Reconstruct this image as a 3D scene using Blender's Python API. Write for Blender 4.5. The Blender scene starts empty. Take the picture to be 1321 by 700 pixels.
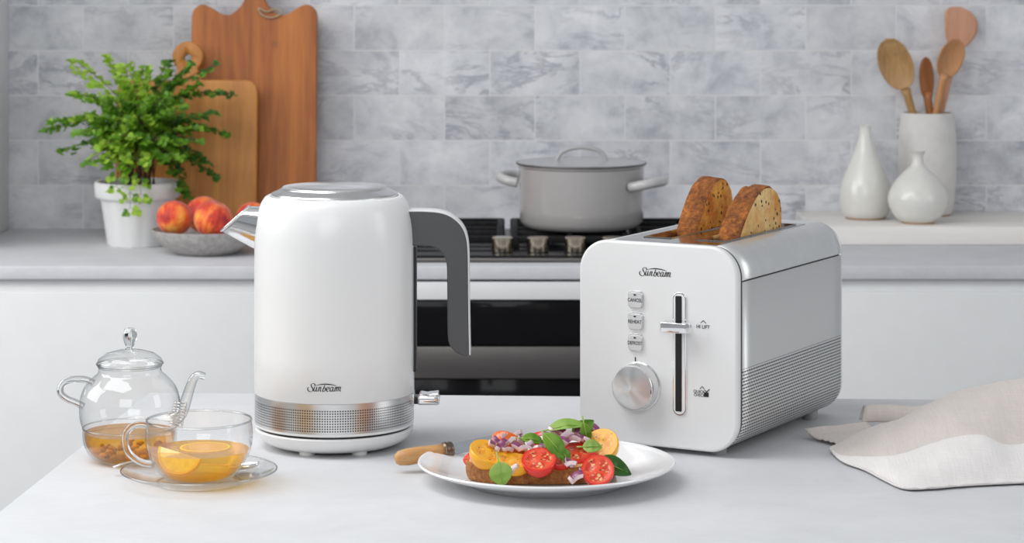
import bpy, bmesh, math, random
from mathutils import Vector, Matrix, noise as mnoise

random.seed(7)
SC = bpy.context.scene
COL = SC.collection
PI = math.pi
CAMZ = 1.3645          # eye height; island top is at 0.900
FPX = 3300.0
TOP = 0.900
rad = math.radians


def at(px, py, Y):
    """pixel of the photograph + distance -> world point"""
    return Vector(((px - 660.5) * Y / FPX, Y, CAMZ - (py + 60) * Y / FPX))


def tab(px, py, z=TOP):
    Y = FPX * (CAMZ - z) / (py + 60)
    return Vector(((px - 660.5) * Y / FPX, Y, z))


# ------------------------------------------------------------------ materials
def new_mat(name):
    m = bpy.data.materials.new(name)
    m.use_nodes = True
    nt = m.node_tree
    b = nt.nodes['Principled BSDF']
    return m, nt, b


def N(nt, t, **kw):
    n = nt.nodes.new(t)
    for k, v in kw.items():
        if k in n.inputs.keys():
            n.inputs[k].default_value = v
        else:
            setattr(n, k, v)
    return n


def M(nt, op, a, b=None, c=None, clamp=False):
    n = nt.nodes.new('ShaderNodeMath')
    n.operation = op
    n.use_clamp = clamp
    for i, v in enumerate((a, b, c)):
        if v is None:
            continue
        if isinstance(v, (int, float)):
            n.inputs[i].default_value = v
        else:
            nt.links.new(v, n.inputs[i])
    return n.outputs[0]


def ramp(nt, fac, stops, interp='LINEAR'):
    r = nt.nodes.new('ShaderNodeValToRGB')
    r.color_ramp.interpolation = interp
    el = r.color_ramp.elements
    while len(el) < len(stops):
        el.new(0.5)
    for e, (p, c) in zip(el, stops):
        e.position = p
        e.color = (c[0], c[1], c[2], 1)
    nt.links.new(fac, r.inputs[0])
    return r.outputs[0]


def objco(nt, scale=(1, 1, 1), rot=(0, 0, 0), loc=(0, 0, 0)):
    tc = nt.nodes.new('ShaderNodeTexCoord')
    mp = nt.nodes.new('ShaderNodeMapping')
    mp.inputs['Scale'].default_value = scale
    mp.inputs['Rotation'].default_value = rot
    mp.inputs['Location'].default_value = loc
    nt.links.new(tc.outputs['Object'], mp.inputs[0])
    return mp.outputs[0]


def noise(nt, vec, scale, detail=4, rough=0.5, dist=0.0):
    n = nt.nodes.new('ShaderNodeTexNoise')
    n.inputs['Scale'].default_value = scale
    n.inputs['Detail'].default_value = detail
    n.inputs['Roughness'].default_value = rough
    n.inputs['Distortion'].default_value = dist
    nt.links.new(vec, n.inputs['Vector'])
    return n.outputs[0]


def bump(nt, b, height, strength=0.3, dist=0.002):
    n = nt.nodes.new('ShaderNodeBump')
    n.inputs['Strength'].default_value = strength
    n.inputs['Distance'].default_value = dist
    nt.links.new(height, n.inputs['Height'])
    nt.links.new(n.outputs[0], b.inputs['Normal'])


def mixc(nt, fac, a, b, mode='MIX'):
    n = nt.nodes.new('ShaderNodeMix')
    n.data_type = 'RGBA'
    n.blend_type = mode
    for sock, v in ((n.inputs[0], fac), (n.inputs[6], a), (n.inputs[7], b)):
        if isinstance(v, (int, float)):
            sock.default_value = v
        elif isinstance(v, tuple):
            sock.default_value = (v[0], v[1], v[2], 1)
        else:
            nt.links.new(v, sock)
    return n.outputs[2]


def simple(name, col, rough=0.5, metal=0.0, noise_amt=0.04, nscale=30, bumpy=0.0, coat=0.0, sub=0.0, sheen=0.0, bscale=None):
    m, nt, b = new_mat(name)
    co = objco(nt)
    nz = noise(nt, co, nscale, 4)
    d = tuple(max(0, c * (1 - noise_amt * 2)) for c in col)
    l = tuple(min(1, c * (1 + noise_amt)) for c in col)
    nt.links.new(ramp(nt, nz, [(0.3, d), (0.7, l)]), b.inputs['Base Color'])
    b.inputs['Roughness'].default_value = rough
    b.inputs['Metallic'].default_value = metal
    if coat:
        b.inputs['Coat Weight'].default_value = coat
        b.inputs['Coat Roughness'].default_value = 0.05
    if sub:
        b.inputs['Subsurface Weight'].default_value = sub
        b.inputs['Subsurface Radius'].default_value = (0.01, 0.005, 0.003)
        b.inputs['Subsurface Scale'].default_value = 0.5
    if sheen:
        b.inputs['Sheen Weight'].default_value = sheen
    if bumpy:
        nb = noise(nt, co, bscale or nscale * 3, 5)
        bump(nt, b, nb, bumpy, 0.002)
    return m


def m_marble():
    m, nt, b = new_mat('marble_tile')
    tc = nt.nodes.new('ShaderNodeTexCoord')
    sp = nt.nodes.new('ShaderNodeSeparateXYZ')
    nt.links.new(tc.outputs['Object'], sp.inputs[0])
    RH, BW = 0.0759, 0.1525
    cx = nt.nodes.new('ShaderNodeCombineXYZ')
    nt.links.new(M(nt, 'ADD', sp.outputs[0], 0.2664 + BW * 20.5), cx.inputs[0])
    nt.links.new(M(nt, 'ADD', sp.outputs[2], -1.2009 + RH * 40), cx.inputs[1])
    br = nt.nodes.new('ShaderNodeTexBrick')
    br.offset = 0.5
    br.inputs['Scale'].default_value = 1.0
    br.inputs['Brick Width'].default_value = BW
    br.inputs['Row Height'].default_value = RH
    br.inputs['Mortar Size'].default_value = 0.0011
    br.inputs['Mortar Smooth'].default_value = 0.2
    br.inputs['Color1'].default_value = (0, 0, 0, 1)
    br.inputs['Color2'].default_value = (1, 1, 1, 1)
    br.inputs['Mortar'].default_value = (0.5, 0.5, 0.5, 1)
    nt.links.new(cx.outputs[0], br.inputs['Vector'])
    rnd = br.outputs['Color']
    # each tile is cut from another place of the slab
    c2 = nt.nodes.new('ShaderNodeCombineXYZ')
    nt.links.new(sp.outputs[0], c2.inputs[0])
    nt.links.new(sp.outputs[2], c2.inputs[1])
    nt.links.new(M(nt, 'MULTIPLY', rnd, 9.0), c2.inputs[2])
    cloud = noise(nt, c2.outputs[0], 13, 8, 0.68, 0.3)
    mpv = nt.nodes.new('ShaderNodeMapping'); mpv.inputs['Rotation'].default_value = (0, 0, rad(35)); mpv.inputs['Scale'].default_value = (0.45, 1.25, 1)
    nt.links.new(c2.outputs[0], mpv.inputs[0])
    vein = noise(nt, mpv.outputs[0], 17, 6, 0.66, 0.5)
    v = M(nt, 'ABSOLUTE', M(nt, 'SUBTRACT', vein, 0.5))
    v = ramp(nt, v, [(0.0, (1, 1, 1)), (0.042, (0, 0, 0))])
    gate = ramp(nt, noise(nt, c2.outputs[0], 6, 2), [(0.45, (0, 0, 0)), (0.65, (1, 1, 1))])
    v = M(nt, 'MULTIPLY', M(nt, 'MULTIPLY', v, gate), 0.60)
    base = ramp(nt, cloud, [(0.30, (0.40, 0.41, 0.45)), (0.46, (0.60, 0.61, 0.64)), (0.64, (0.74, 0.745, 0.77))])
    tone = M(nt, 'ADD', 0.90, M(nt, 'MULTIPLY', rnd, 0.16))
    vm = nt.nodes.new('ShaderNodeVectorMath'); vm.operation = 'SCALE'
    nt.links.new(base, vm.inputs[0]); nt.links.new(tone, vm.inputs['Scale'])
    c = mixc(nt, v, vm.outputs[0], (0.20, 0.21, 0.26))
    c = mixc(nt, br.outputs['Fac'], c, (0.72, 0.72, 0.72))
    nt.links.new(c, b.inputs['Base Color'])
    b.inputs['Roughness'].default_value = 0.42
    inv = M(nt, 'SUBTRACT', 1.0, br.outputs['Fac'])
    bump(nt, b, inv, 0.5, 0.001)
    return m


def m_stone(name, col, var=0.05):
    m, nt, b = new_mat(name)
    co = objco(nt)
    n1 = noise(nt, co, 14, 6, 0.6, 0.4)
    n2 = noise(nt, objco(nt, (0.35, 1.6, 1)), 160, 5, 0.7)
    f = M(nt, 'ADD', M(nt, 'MULTIPLY', n1, 0.6), M(nt, 'MULTIPLY', n2, 0.4))
    d = tuple(c * (1 - var * 1.8) for c in col)
    l = tuple(min(1, c * (1 + var)) for c in col)
    nt.links.new(ramp(nt, f, [(0.35, d), (0.62, l)]), b.inputs['Base Color'])
    b.inputs['Roughness'].default_value = 0.55
    bump(nt, b, n2, 0.06, 0.0006)
    return m


def m_wood(name, dark, light, scale=1.0, axis='Z', rough=0.5, knot=None):
    m, nt, b = new_mat(name)
    s = {'Z': (14, 14, 1.2), 'X': (1.2, 14, 14), 'Y': (14, 1.2, 14)}[axis]
    s = tuple(q * scale for q in s)
    co = objco(nt, s)
    n1 = noise(nt, co, 1.6, 5, 0.6, 1.2)
    n2 = noise(nt, objco(nt, tuple(q * 5 for q in s)), 2.0, 4, 0.7)
    f = M(nt, 'ADD', M(nt, 'MULTIPLY', n1, 0.7), M(nt, 'MULTIPLY', n2, 0.3))
    c = ramp(nt, f, [(0.32, dark), (0.68, light)])
    if knot:
        vd = nt.nodes.new('ShaderNodeVectorMath'); vd.operation = 'DISTANCE'
        tc = nt.nodes.new('ShaderNodeTexCoord')
        nt.links.new(tc.outputs['Object'], vd.inputs[0])
        vd.inputs[1].default_value = knot
        k = ramp(nt, vd.outputs['Value'], [(0.0, (1, 1, 1)), (0.004, (1, 1, 1)), (0.012, (0, 0, 0))])
        c = mixc(nt, M(nt, 'MULTIPLY', k, 0.85), c, (0.06, 0.025, 0.012))
    nt.links.new(c, b.inputs['Base Color'])
    b.inputs['Roughness'].default_value = rough
    bump(nt, b, n2, 0.12, 0.001)
    return m


def m_metal(name, col=(0.8, 0.8, 0.8), rough=0.25, radial=False, aniso=0.0, brushed=None):
    m, nt, b = new_mat(name)
    b.inputs['Metallic'].default_value = 1.0
    b.inputs['Roughness'].default_value = rough
    co = objco(nt, brushed or (1, 1, 1))
    nz = noise(nt, co, 60 if not brushed else 20, 3)
    nt.links.new(ramp(nt, nz, [(0.3, tuple(c * 0.94 for c in col)), (0.7, col)]), b.inputs['Base Color'])
    if radial:
        t = nt.nodes.new('ShaderNodeTangent')
        t.direction_type = 'RADIAL'
        t.axis = radial
        nt.links.new(t.outputs[0], b.inputs['Tangent'])
        b.inputs['Anisotropic'].default_value = aniso or 0.85
    return m


def m_glass(name, tint=(1, 1, 1), edge=(0.62, 0.64, 0.65), power=3.0, gl=0.05, body=0.0, bodycol=(1, 1, 1)):
    """clear thin-walled glass: tinted transmission darkening towards grazing rims + clear reflections"""
    m, nt, b = new_mat(name)
    nt.nodes.remove(b)
    out = [n for n in nt.nodes if n.type == 'OUTPUT_MATERIAL'][0]
    lw = nt.nodes.new('ShaderNodeLayerWeight')
    lw.inputs[0].default_value = 0.5
    f = lw.outputs['Facing']
    ff = M(nt, 'POWER', f, power)
    colr = mixc(nt, ff, tint, edge)
    tr = nt.nodes.new('ShaderNodeBsdfTransparent')
    nt.links.new(colr, tr.inputs[0])
    gs = nt.nodes.new('ShaderNodeBsdfGlossy')
    gs.inputs['Roughness'].default_value = 0.07
    gs.inputs[0].default_value = (1, 1, 1, 1)
    fr = M(nt, 'ADD', M(nt, 'MULTIPLY', M(nt, 'POWER', f, 4.0), 0.75), gl, clamp=True)
    mx = nt.nodes.new('ShaderNodeMixShader')
    nt.links.new(fr, mx.inputs[0])
    src = tr.outputs[0]
    if body:
        df = nt.nodes.new('ShaderNodeBsdfTranslucent')
        df.inputs[0].default_value = (*bodycol, 1)
        d2 = nt.nodes.new('ShaderNodeBsdfDiffuse')
        d2.inputs[0].default_value = (*bodycol, 1)
        m0 = nt.nodes.new('ShaderNodeMixShader')
        m0.inputs[0].default_value = 0.5
        nt.links.new(df.outputs[0], m0.inputs[1]); nt.links.new(d2.outputs[0], m0.inputs[2])
        m1 = nt.nodes.new('ShaderNodeMixShader')
        m1.inputs[0].default_value = body
        nt.links.new(tr.outputs[0], m1.inputs[1]); nt.links.new(m0.outputs[0], m1.inputs[2])
        src = m1.outputs[0]
    nt.links.new(src, mx.inputs[1])
    nt.links.new(gs.outputs[0], mx.inputs[2])
    nt.links.new(mx.outputs[0], out.inputs[0])
    return m


def m_dots(name, zc):
    """perforated steel band: rows of round holes round the barrel"""
    m, nt, b = new_mat(name)
    tc = nt.nodes.new('ShaderNodeTexCoord')
    sp = nt.nodes.new('ShaderNodeSeparateXYZ')
    nt.links.new(tc.outputs['Object'], sp.inputs[0])
    ang = M(nt, 'ARCTAN2', sp.outputs[1], sp.outputs[0])
    u = M(nt, 'MULTIPLY', ang, 200 / (2 * PI))
    fu = M(nt, 'SUBTRACT', M(nt, 'FRACT', M(nt, 'ADD', u, 400)), 0.5)
    w = M(nt, 'MULTIPLY', M(nt, 'SUBTRACT', sp.outputs[2], zc), 1 / 0.00232)
    fw = M(nt, 'SUBTRACT', M(nt, 'FRACT', M(nt, 'ADD', w, 100.5)), 0.5)
    d = M(nt, 'SQRT', M(nt, 'ADD', M(nt, 'MULTIPLY', fu, fu), M(nt, 'MULTIPLY', fw, fw)))
    hole = M(nt, 'LESS_THAN', d, 0.30)
    inz = M(nt, 'LESS_THAN', M(nt, 'ABSOLUTE', w), 4.5)
    h = M(nt, 'MULTIPLY', hole, inz)
    br = noise(nt, objco(nt, (1, 1, 60)), 20, 3)
    base = ramp(nt, br, [(0.3, (0.62, 0.62, 0.62)), (0.7, (0.78, 0.78, 0.78))])
    nt.links.new(mixc(nt, h, base, (0.015, 0.015, 0.015)), b.inputs['Base Color'])
    nt.links.new(M(nt, 'SUBTRACT', 1.0, h), b.inputs['Metallic'])
    b.inputs['Roughness'].default_value = 0.3
    return m


def m_vents(name):
    """pressed steel with rows of fine louvre slots below a level"""
    m, nt, b = new_mat(name)
    tc = nt.nodes.new('ShaderNodeTexCoord')
    sp = nt.nodes.new('ShaderNodeSeparateXYZ')
    nt.links.new(tc.outputs['Object'], sp.inputs[0])
    z = sp.outputs[2]
    w = M(nt, 'MULTIPLY', z, 1 / 0.0030)
    fw = M(nt, 'FRACT', M(nt, 'ADD', w, 100))
    row = M(nt, 'FLOOR', w)
    v = M(nt, 'ADD', M(nt, 'MULTIPLY', sp.outputs[1], 1 / 0.0052), M(nt, 'MULTIPLY', row, 0.5))
    fv = M(nt, 'FRACT', M(nt, 'ADD', v, 100))
    slot = M(nt, 'MULTIPLY', M(nt, 'LESS_THAN', fw, 0.44), M(nt, 'LESS_THAN', fv, 0.80))
    inz = M(nt, 'MULTIPLY', M(nt, 'LESS_THAN', z, 0.0815), M(nt, 'GREATER_THAN', z, 0.006))
    h = M(nt, 'MULTIPLY', slot, inz)
    nt.links.new(mixc(nt, h, (0.74, 0.74, 0.735), (0.05, 0.05, 0.05)), b.inputs['Base Color'])
    nt.links.new(M(nt, 'SUBTRACT', 0.70, M(nt, 'MULTIPLY', h, 0.6)), b.inputs['Metallic'])
    b.inputs['Roughness'].default_value = 0.42
    return m


def m_crumb(name, pale=(0.80, 0.42, 0.08), toast=(0.48, 0.13, 0.010), seeds=True, amount=0.5):
    m, nt, b = new_mat(name)
    co = objco(nt)
    n1 = noise(nt, co, 32, 5, 0.6)
    c = ramp(nt, n1, [(0.40, pale), (0.40 + 0.30 * amount + 0.05, toast)])
    pores = noise(nt, co, 320, 3)
    c = mixc(nt, ramp(nt, pores, [(0.5, (0, 0, 0)), (0.7, (0.55, 0.55, 0.55))]), c, tuple(q * 0.55 for q in pale))
    if seeds:
        vo = nt.nodes.new('ShaderNodeTexVoronoi'); vo.inputs['Scale'].default_value = 150
        nt.links.new(co, vo.inputs['Vector'])
        sd = ramp(nt, vo.outputs['Distance'], [(0.22, (1, 1, 1)), (0.30, (0, 0, 0))])
        g = M(nt, 'GREATER_THAN', noise(nt, co, 70, 1), 0.50)
        c = mixc(nt, M(nt, 'MULTIPLY', sd, g), c, (0.05, 0.02, 0.008))
    nt.links.new(c, b.inputs['Base Color'])
    b.inputs['Roughness'].default_value = 0.8
    bump(nt, b, pores, 0.9, 0.003)
    return m


def m_crust(name, a=(0.07, 0.010, 0.002), c2=(0.74, 0.24, 0.035)):
    m, nt, b = new_mat(name)
    co = objco(nt)
    n1 = noise(nt, co, 210, 6, 0.8)
    n2 = noise(nt, co, 55, 3)
    f = M(nt, 'ADD', M(nt, 'MULTIPLY', n1, 0.7), M(nt, 'MULTIPLY', n2, 0.3))
    c = ramp(nt, f, [(0.36, a), (0.52, tuple((p + q) / 2 for p, q in zip(a, c2))), (0.62, c2)])
    nt.links.new(c, b.inputs['Base Color'])
    b.inputs['Roughness'].default_value = 0.7
    bump(nt, b, n1, 1.0, 0.005)
    return m


def m_tomato_face(name, rim, flesh, jelly, r, seed=(0.90, 0.66, 0.28)):
    m, nt, b = new_mat(name)
    tc = nt.nodes.new('ShaderNodeTexCoord')
    sp = nt.nodes.new('ShaderNodeSeparateXYZ')
    nt.links.new(tc.outputs['Object'], sp.inputs[0])
    d = M(nt, 'SQRT', M(nt, 'ADD', M(nt, 'MULTIPLY', sp.outputs[0], sp.outputs[0]), M(nt, 'MULTIPLY', sp.outputs[1], sp.outputs[1])))
    dn = M(nt, 'DIVIDE', d, r)
    vo = nt.nodes.new('ShaderNodeTexVoronoi'); vo.inputs['Scale'].default_value = 300
    wv = nt.nodes.new('ShaderNodeVectorMath'); wv.operation = 'MULTIPLY_ADD'
    nzv = nt.nodes.new('ShaderNodeTexNoise'); nzv.inputs['Scale'].default_value = 180
    nt.links.new(tc.outputs['Object'], nzv.inputs['Vector'])
    nt.links.new(nzv.outputs['Color'], wv.inputs[0]); wv.inputs[1].default_value = (0.007, 0.007, 0.0); nt.links.new(tc.outputs['Object'], wv.inputs[2])
    nt.links.new(wv.outputs[0], vo.inputs['Vector'])
    seeds = ramp(nt, vo.outputs['Distance'], [(0.20, (1, 1, 1)), (0.50, (0, 0, 0))])
    ring = ramp(nt, dn, [(0.18, (0, 0, 0)), (0.34, (1, 1, 1)), (0.68, (1, 1, 1)), (0.80, (0, 0, 0))])
    ang = M(nt, 'ARCTAN2', sp.outputs[1], sp.outputs[0])
    lob = ramp(nt, M(nt, 'ABSOLUTE', M(nt, 'SINE', M(nt, 'MULTIPLY', ang, 1.5))), [(0.25, (0, 0, 0)), (0.5, (1, 1, 1))])
    ch = M(nt, 'MULTIPLY', ring, lob)
    c = mixc(nt, ch, flesh, jelly)
    c = mixc(nt, M(nt, 'MULTIPLY', M(nt, 'MULTIPLY', seeds, ch), 0.7), c, seed)
    c = mixc(nt, ramp(nt, dn, [(0.80, (0, 0, 0)), (0.92, (1, 1, 1))]), c, rim)
    pep = nt.nodes.new('ShaderNodeTexVoronoi'); pep.inputs['Scale'].default_value = 210
    nt.links.new(objco(nt, loc=(0.3, 0.7, 0.2)), pep.inputs['Vector'])
    pp = M(nt, 'MULTIPLY', ramp(nt, pep.outputs['Distance'], [(0.12, (1, 1, 1)), (0.18, (0, 0, 0))]),
           M(nt, 'GREATER_THAN', noise(nt, objco(nt), 130, 1), 0.55))
    c = mixc(nt, pp, c, (0.03, 0.015, 0.01))
    nt.links.new(c, b.inputs['Base Color'])
    b.inputs['Roughness'].default_value = 0.38
    b.inputs['Coat Weight'].default_value = 0.15
    bump(nt, b, noise(nt, tc.outputs['Object'], 400, 3), 0.35, 0.001)
    return m


def m_peach():
    m, nt, b = new_mat('peach_skin')
    co = objco(nt)
    n1 = noise(nt, co, 24, 3, 0.5, 0.6)
    n2 = noise(nt, objco(nt, (60, 60, 14)), 3, 3)
    f = M(nt, 'ADD', M(nt, 'MULTIPLY', n1, 0.75), M(nt, 'MULTIPLY', n2, 0.25))
    c = ramp(nt, f, [(0.36, (0.38, 0.012, 0.010)), (0.47, (0.70, 0.05, 0.014)), (0.56, (0.88, 0.20, 0.025)), (0.66, (0.92, 0.44, 0.06))])
    nt.links.new(c, b.inputs['Base Color'])
    b.inputs['Roughness'].default_value = 0.6
    b.inputs['Sheen Weight'].default_value = 0.3
    return m


def m_cloth(name, col):
    m, nt, b = new_mat(name)
    a1 = noise(nt, objco(nt, (900, 40, 40)), 1.0, 2)
    a2 = noise(nt, objco(nt, (40, 900, 900)), 1.0, 2)
    f = M(nt, 'MULTIPLY', M(nt, 'ADD', a1, a2), 0.5)
    n3 = noise(nt, objco(nt), 35, 4)
    f2 = M(nt, 'ADD', M(nt, 'MULTIPLY', f, 0.7), M(nt, 'MULTIPLY', n3, 0.3))
    nt.links.new(ramp(nt, f2, [(0.36, tuple(c * 0.87 for c in col)), (0.62, col)]), b.inputs['Base Color'])
    b.inputs['Roughness'].default_value = 0.9
    b.inputs['Sheen Weight'].default_value = 0.25
    bump(nt, b, f, 0.35, 0.0012)
    return m


def m_leaf(name, a, c, rough=0.45):
    m, nt, b = new_mat(name)
    n1 = noise(nt, objco(nt), 28, 3)
    nt.links.new(ramp(nt, n1, [(0.35, a), (0.65, c)]), b.inputs['Base Color'])
    b.inputs['Roughness'].default_value = rough
    b.inputs['Subsurface Weight'].default_value = 0.0
    out = [n for n in nt.nodes if n.type == 'OUTPUT_MATERIAL'][0]
    tl = nt.nodes.new('ShaderNodeBsdfTranslucent')
    tl.inputs[0].default_value = (min(1, c[0] * 1.3), min(1, c[1] * 1.3), c[2], 1)
    mx = nt.nodes.new('ShaderNodeMixShader'); mx.inputs[0].default_value = 0.3
    nt.links.new(b.outputs[0], mx.inputs[1]); nt.links.new(tl.outputs[0], mx.inputs[2])
    nt.links.new(mx.outputs[0], out.inputs[0])
    return m


MT = {}
MT['marble'] = m_marble()
MT['stone'] = m_stone('island_stone', (0.625, 0.63, 0.645), 0.04)
MT['counter'] = m_stone('counter_stone', (0.56, 0.565, 0.59), 0.05)
MT['cab'] = simple('cabinet_paint', (0.74, 0.745, 0.75), 0.4, noise_amt=0.01)
MT['wallpaint'] = simple('wall_paint', (0.82, 0.82, 0.82), 0.7, noise_amt=0.01)
MT['floor'] = m_stone('floor_stone', (0.42, 0.42, 0.425), 0.08)
MT['dark'] = simple('plain_black', (0.012, 0.012, 0.013), 0.5)  # even black for the plinths and the oven body
MT['ovenglass'] = simple('oven_glass', (0.006, 0.006, 0.007), 0.06, coat=0.5)
MT['steel'] = m_metal('brushed_steel', (0.16, 0.15, 0.145), 0.42, brushed=(1, 40, 40))
MT['steelbright'] = m_metal('bright_steel', (0.78, 0.78, 0.78), 0.22)
MT['button'] = simple('button_silver', (0.72, 0.72, 0.72), 0.35, metal=0.35, noise_amt=0.01)
for k_, sp_l in (('ovenglass', 0.12), ('dark', 0.1)):
    MT[k_].node_tree.nodes['Principled BSDF'].inputs['Specular IOR Level'].default_value = sp_l
    MT[k_].node_tree.nodes['Principled BSDF'].inputs['Coat Weight'].default_value = 0.0
MT['knobsteel'] = m_metal('knob_nickel', (0.60, 0.53, 0.42), 0.2)
MT['chrome'] = m_metal('chrome', (0.90, 0.90, 0.91), 0.07)
MT['radial'] = m_metal('radial_steel', (0.86, 0.86, 0.86), 0.22, 'Z', 0.9)
MT['radialy'] = m_metal('radial_steel_dial', (0.86, 0.86, 0.86), 0.28, 'Y', 0.9)
MT['iron'] = simple('cast_iron', (0.012, 0.012, 0.013), 0.6, noise_amt=0.2, bumpy=0.2, nscale=120)
MT['hobblack'] = simple('hob_enamel', (0.010, 0.010, 0.012), 0.25)
for k_ in ('iron', 'hobblack'):
    MT[k_].node_tree.nodes['Principled BSDF'].inputs['Specular IOR Level'].default_value = 0.15
MT['enamelwhite'] = simple('white_enamel', (0.78, 0.78, 0.778), 0.26, noise_amt=0.004)
MT['plasticwhite'] = simple('white_plastic', (0.80, 0.80, 0.80), 0.28, noise_amt=0.004)
MT['handlegrey'] = simple('grey_plastic', (0.075, 0.076, 0.079), 0.42, noise_amt=0.02)
MT['footgrey'] = simple('foot_grey', (0.35, 0.35, 0.35), 0.5, noise_amt=0.01)
MT['trimgrey'] = simple('handle_trim', (0.72, 0.72, 0.72), 0.25, noise_amt=0.01)
MT['black'] = simple('black_plastic', (0.01, 0.01, 0.011), 0.35)
MT['ink'] = simple('black_ink', (0.012, 0.012, 0.014), 0.6)
MT['inkgrey'] = simple('grey_ink', (0.20, 0.20, 0.21), 0.6)
MT['dots'] = m_dots('perforated_band', 0.0355)
MT['vents'] = m_vents('louvred_steel')
MT['topcover'] = m_metal('satin_silver', (0.90, 0.90, 0.89), 0.42)
MT['plate_steel'] = m_metal('polished_dark_steel', (0.50, 0.50, 0.50), 0.12)
MT['liner'] = m_metal('slot_steel', (0.55, 0.54, 0.53), 0.15)
MT['potgrey'] = simple('grey_enamel', (0.40, 0.385, 0.38), 0.2, noise_amt=0.01, coat=0.5)
MT['potlid'] = simple('grey_enamel_lid', (0.42, 0.415, 0.42), 0.3, noise_amt=0.01, coat=0.3)
MT['potpale'] = simple('pale_grey_enamel', (0.52, 0.51, 0.51), 0.25, noise_amt=0.01, coat=0.4)
MT['ceramic'] = simple('speckled_ceramic', (0.72, 0.71, 0.67), 0.3, noise_amt=0.02, nscale=60, coat=0.3)
MT['crock'] = simple('matt_crock', (0.66, 0.64, 0.62), 0.7, noise_amt=0.03, nscale=60)
MT['rawclay'] = simple('raw_clay', (0.42, 0.27, 0.17), 0.85, noise_amt=0.1)
MT['porcelain'] = simple('porcelain', (0.84, 0.84, 0.845), 0.14, noise_amt=0.004, coat=0.4)
MT['potwhite'] = simple('planter_white', (0.80, 0.80, 0.80), 0.45, noise_amt=0.02)
MT['soil'] = simple('soil', (0.03, 0.018, 0.010), 0.95, noise_amt=0.4, bumpy=0.8, nscale=140)
MT['bowl'] = simple('stoneware', (0.42, 0.40, 0.385), 0.6, noise_amt=0.12, nscale=130)
MT['whiteboard'] = m_wood('whitewashed_wood', (0.70, 0.67, 0.64), (0.80, 0.78, 0.75), 0.8, 'X', 0.6)
MT['board1'] = m_wood('board_red_wood', (0.24, 0.058, 0.008), (0.54, 0.18, 0.032), 1.0, 'Z', 0.5, knot=(0.0345, 0, 0.313))
MT['board2'] = m_wood('board_honey_wood', (0.38, 0.13, 0.020), (0.66, 0.29, 0.065), 1.3, 'Z', 0.5)
MT['spoonolive'] = m_wood('olive_wood', (0.30, 0.155, 0.055), (0.52, 0.31, 0.13), 3, 'Z', 0.45)
MT['spoondark'] = m_wood('dark_beech', (0.36, 0.13, 0.04), (0.52, 0.21, 0.07), 3, 'Z', 0.45)
MT['spoonmid'] = m_wood('warm_beech', (0.42, 0.19, 0.075), (0.60, 0.30, 0.13), 3, 'Z', 0.45)
MT['spoonpink'] = m_wood('pink_beech', (0.50, 0.24, 0.14), (0.66, 0.35, 0.22), 3, 'Z', 0.5)
MT['knifewood'] = m_wood('knife_wood', (0.42, 0.19, 0.06), (0.66, 0.38, 0.15), 5, 'X', 0.4)
MT['ferrule'] = m_metal('aged_ferrule', (0.22, 0.17, 0.13), 0.35)
MT['blade'] = m_metal('blade_steel', (0.60, 0.64, 0.68), 0.2)
MT['peach'] = m_peach()
MT['glass'] = m_glass('clear_glass')
MT['saucerglass'] = m_glass('saucer_glass', (1, 1, 1), (0.86, 0.87, 0.87), 3.0, 0.03)
MT['glassrim'] = m_glass('glass_rim', (0.97, 0.98, 0.98), (0.42, 0.45, 0.46), 1.3, 0.12)
_m, _nt, _b = new_mat('solid_glass')
_b.inputs['Transmission Weight'].default_value = 1.0; _b.inputs['Roughness'].default_value = 0.0; _b.inputs['IOR'].default_value = 1.45
_b.inputs['Base Color'].default_value = (0.97, 0.98, 0.98, 1)
MT['solidglass'] = _m
MT['tea'] = m_glass('golden_tea', (1.0, 0.80, 0.22), (1.0, 0.60, 0.06), 1.5, 0.03, 0.14, (1.0, 0.62, 0.03))
MT['brew'] = m_glass('amber_brew', (0.94, 0.69, 0.22), (0.78, 0.46, 0.08), 1.3, 0.03, 0.16, (0.72, 0.42, 0.04))
MT['lemonpeel'] = simple('lemon_peel', (0.92, 0.68, 0.04), 0.4, noise_amt=0.05)
MT['lemonflesh'] = simple('lemon_flesh', (0.98, 0.88, 0.40), 0.3, noise_amt=0.08, nscale=200)
MT['herb'] = simple('brewed_herbs', (0.66, 0.42, 0.10), 0.6, noise_amt=0.3, nscale=60)
MT['crumb'] = m_crumb('toast_crumb')
MT['crumbpale'] = m_crumb('toast_crumb_pale', (0.86, 0.60, 0.27), (0.66, 0.28, 0.05), True, 0.8)
MT['crust'] = m_crust('toast_crust')
MT['crustbread'] = m_crust('bread_crust', (0.26, 0.070, 0.014), (0.86, 0.38, 0.10))
MT['redskin'] = simple('tomato_red', (0.68, 0.016, 0.006), 0.2, noise_amt=0.06, coat=0.25)
MT['yelskin'] = simple('tomato_yellow', (0.90, 0.42, 0.008), 0.2, noise_amt=0.06, coat=0.2)
MT['orskin'] = simple('tomato_orange', (0.80, 0.13, 0.01), 0.2, noise_amt=0.08, coat=0.2)
MT['onionpurple'] = simple('onion_purple', (0.26, 0.05, 0.15), 0.3, noise_amt=0.2, nscale=120, coat=0.3)
MT['onionwhite'] = simple('onion_white', (0.74, 0.58, 0.60), 0.3, noise_amt=0.12, nscale=150, coat=0.3)
MT['basil'] = m_leaf('basil_green', (0.09, 0.24, 0.012), (0.24, 0.44, 0.035), 0.4)
MT['basillight'] = m_leaf('basil_underside', (0.24, 0.42, 0.06), (0.44, 0.60, 0.17), 0.5)
MT['basildark'] = m_leaf('basil_dark', (0.025, 0.10, 0.012), (0.07, 0.21, 0.03), 0.3)
MT['fern'] = m_leaf('fern_green', (0.07, 0.20, 0.012), (0.20, 0.40, 0.03))
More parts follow.
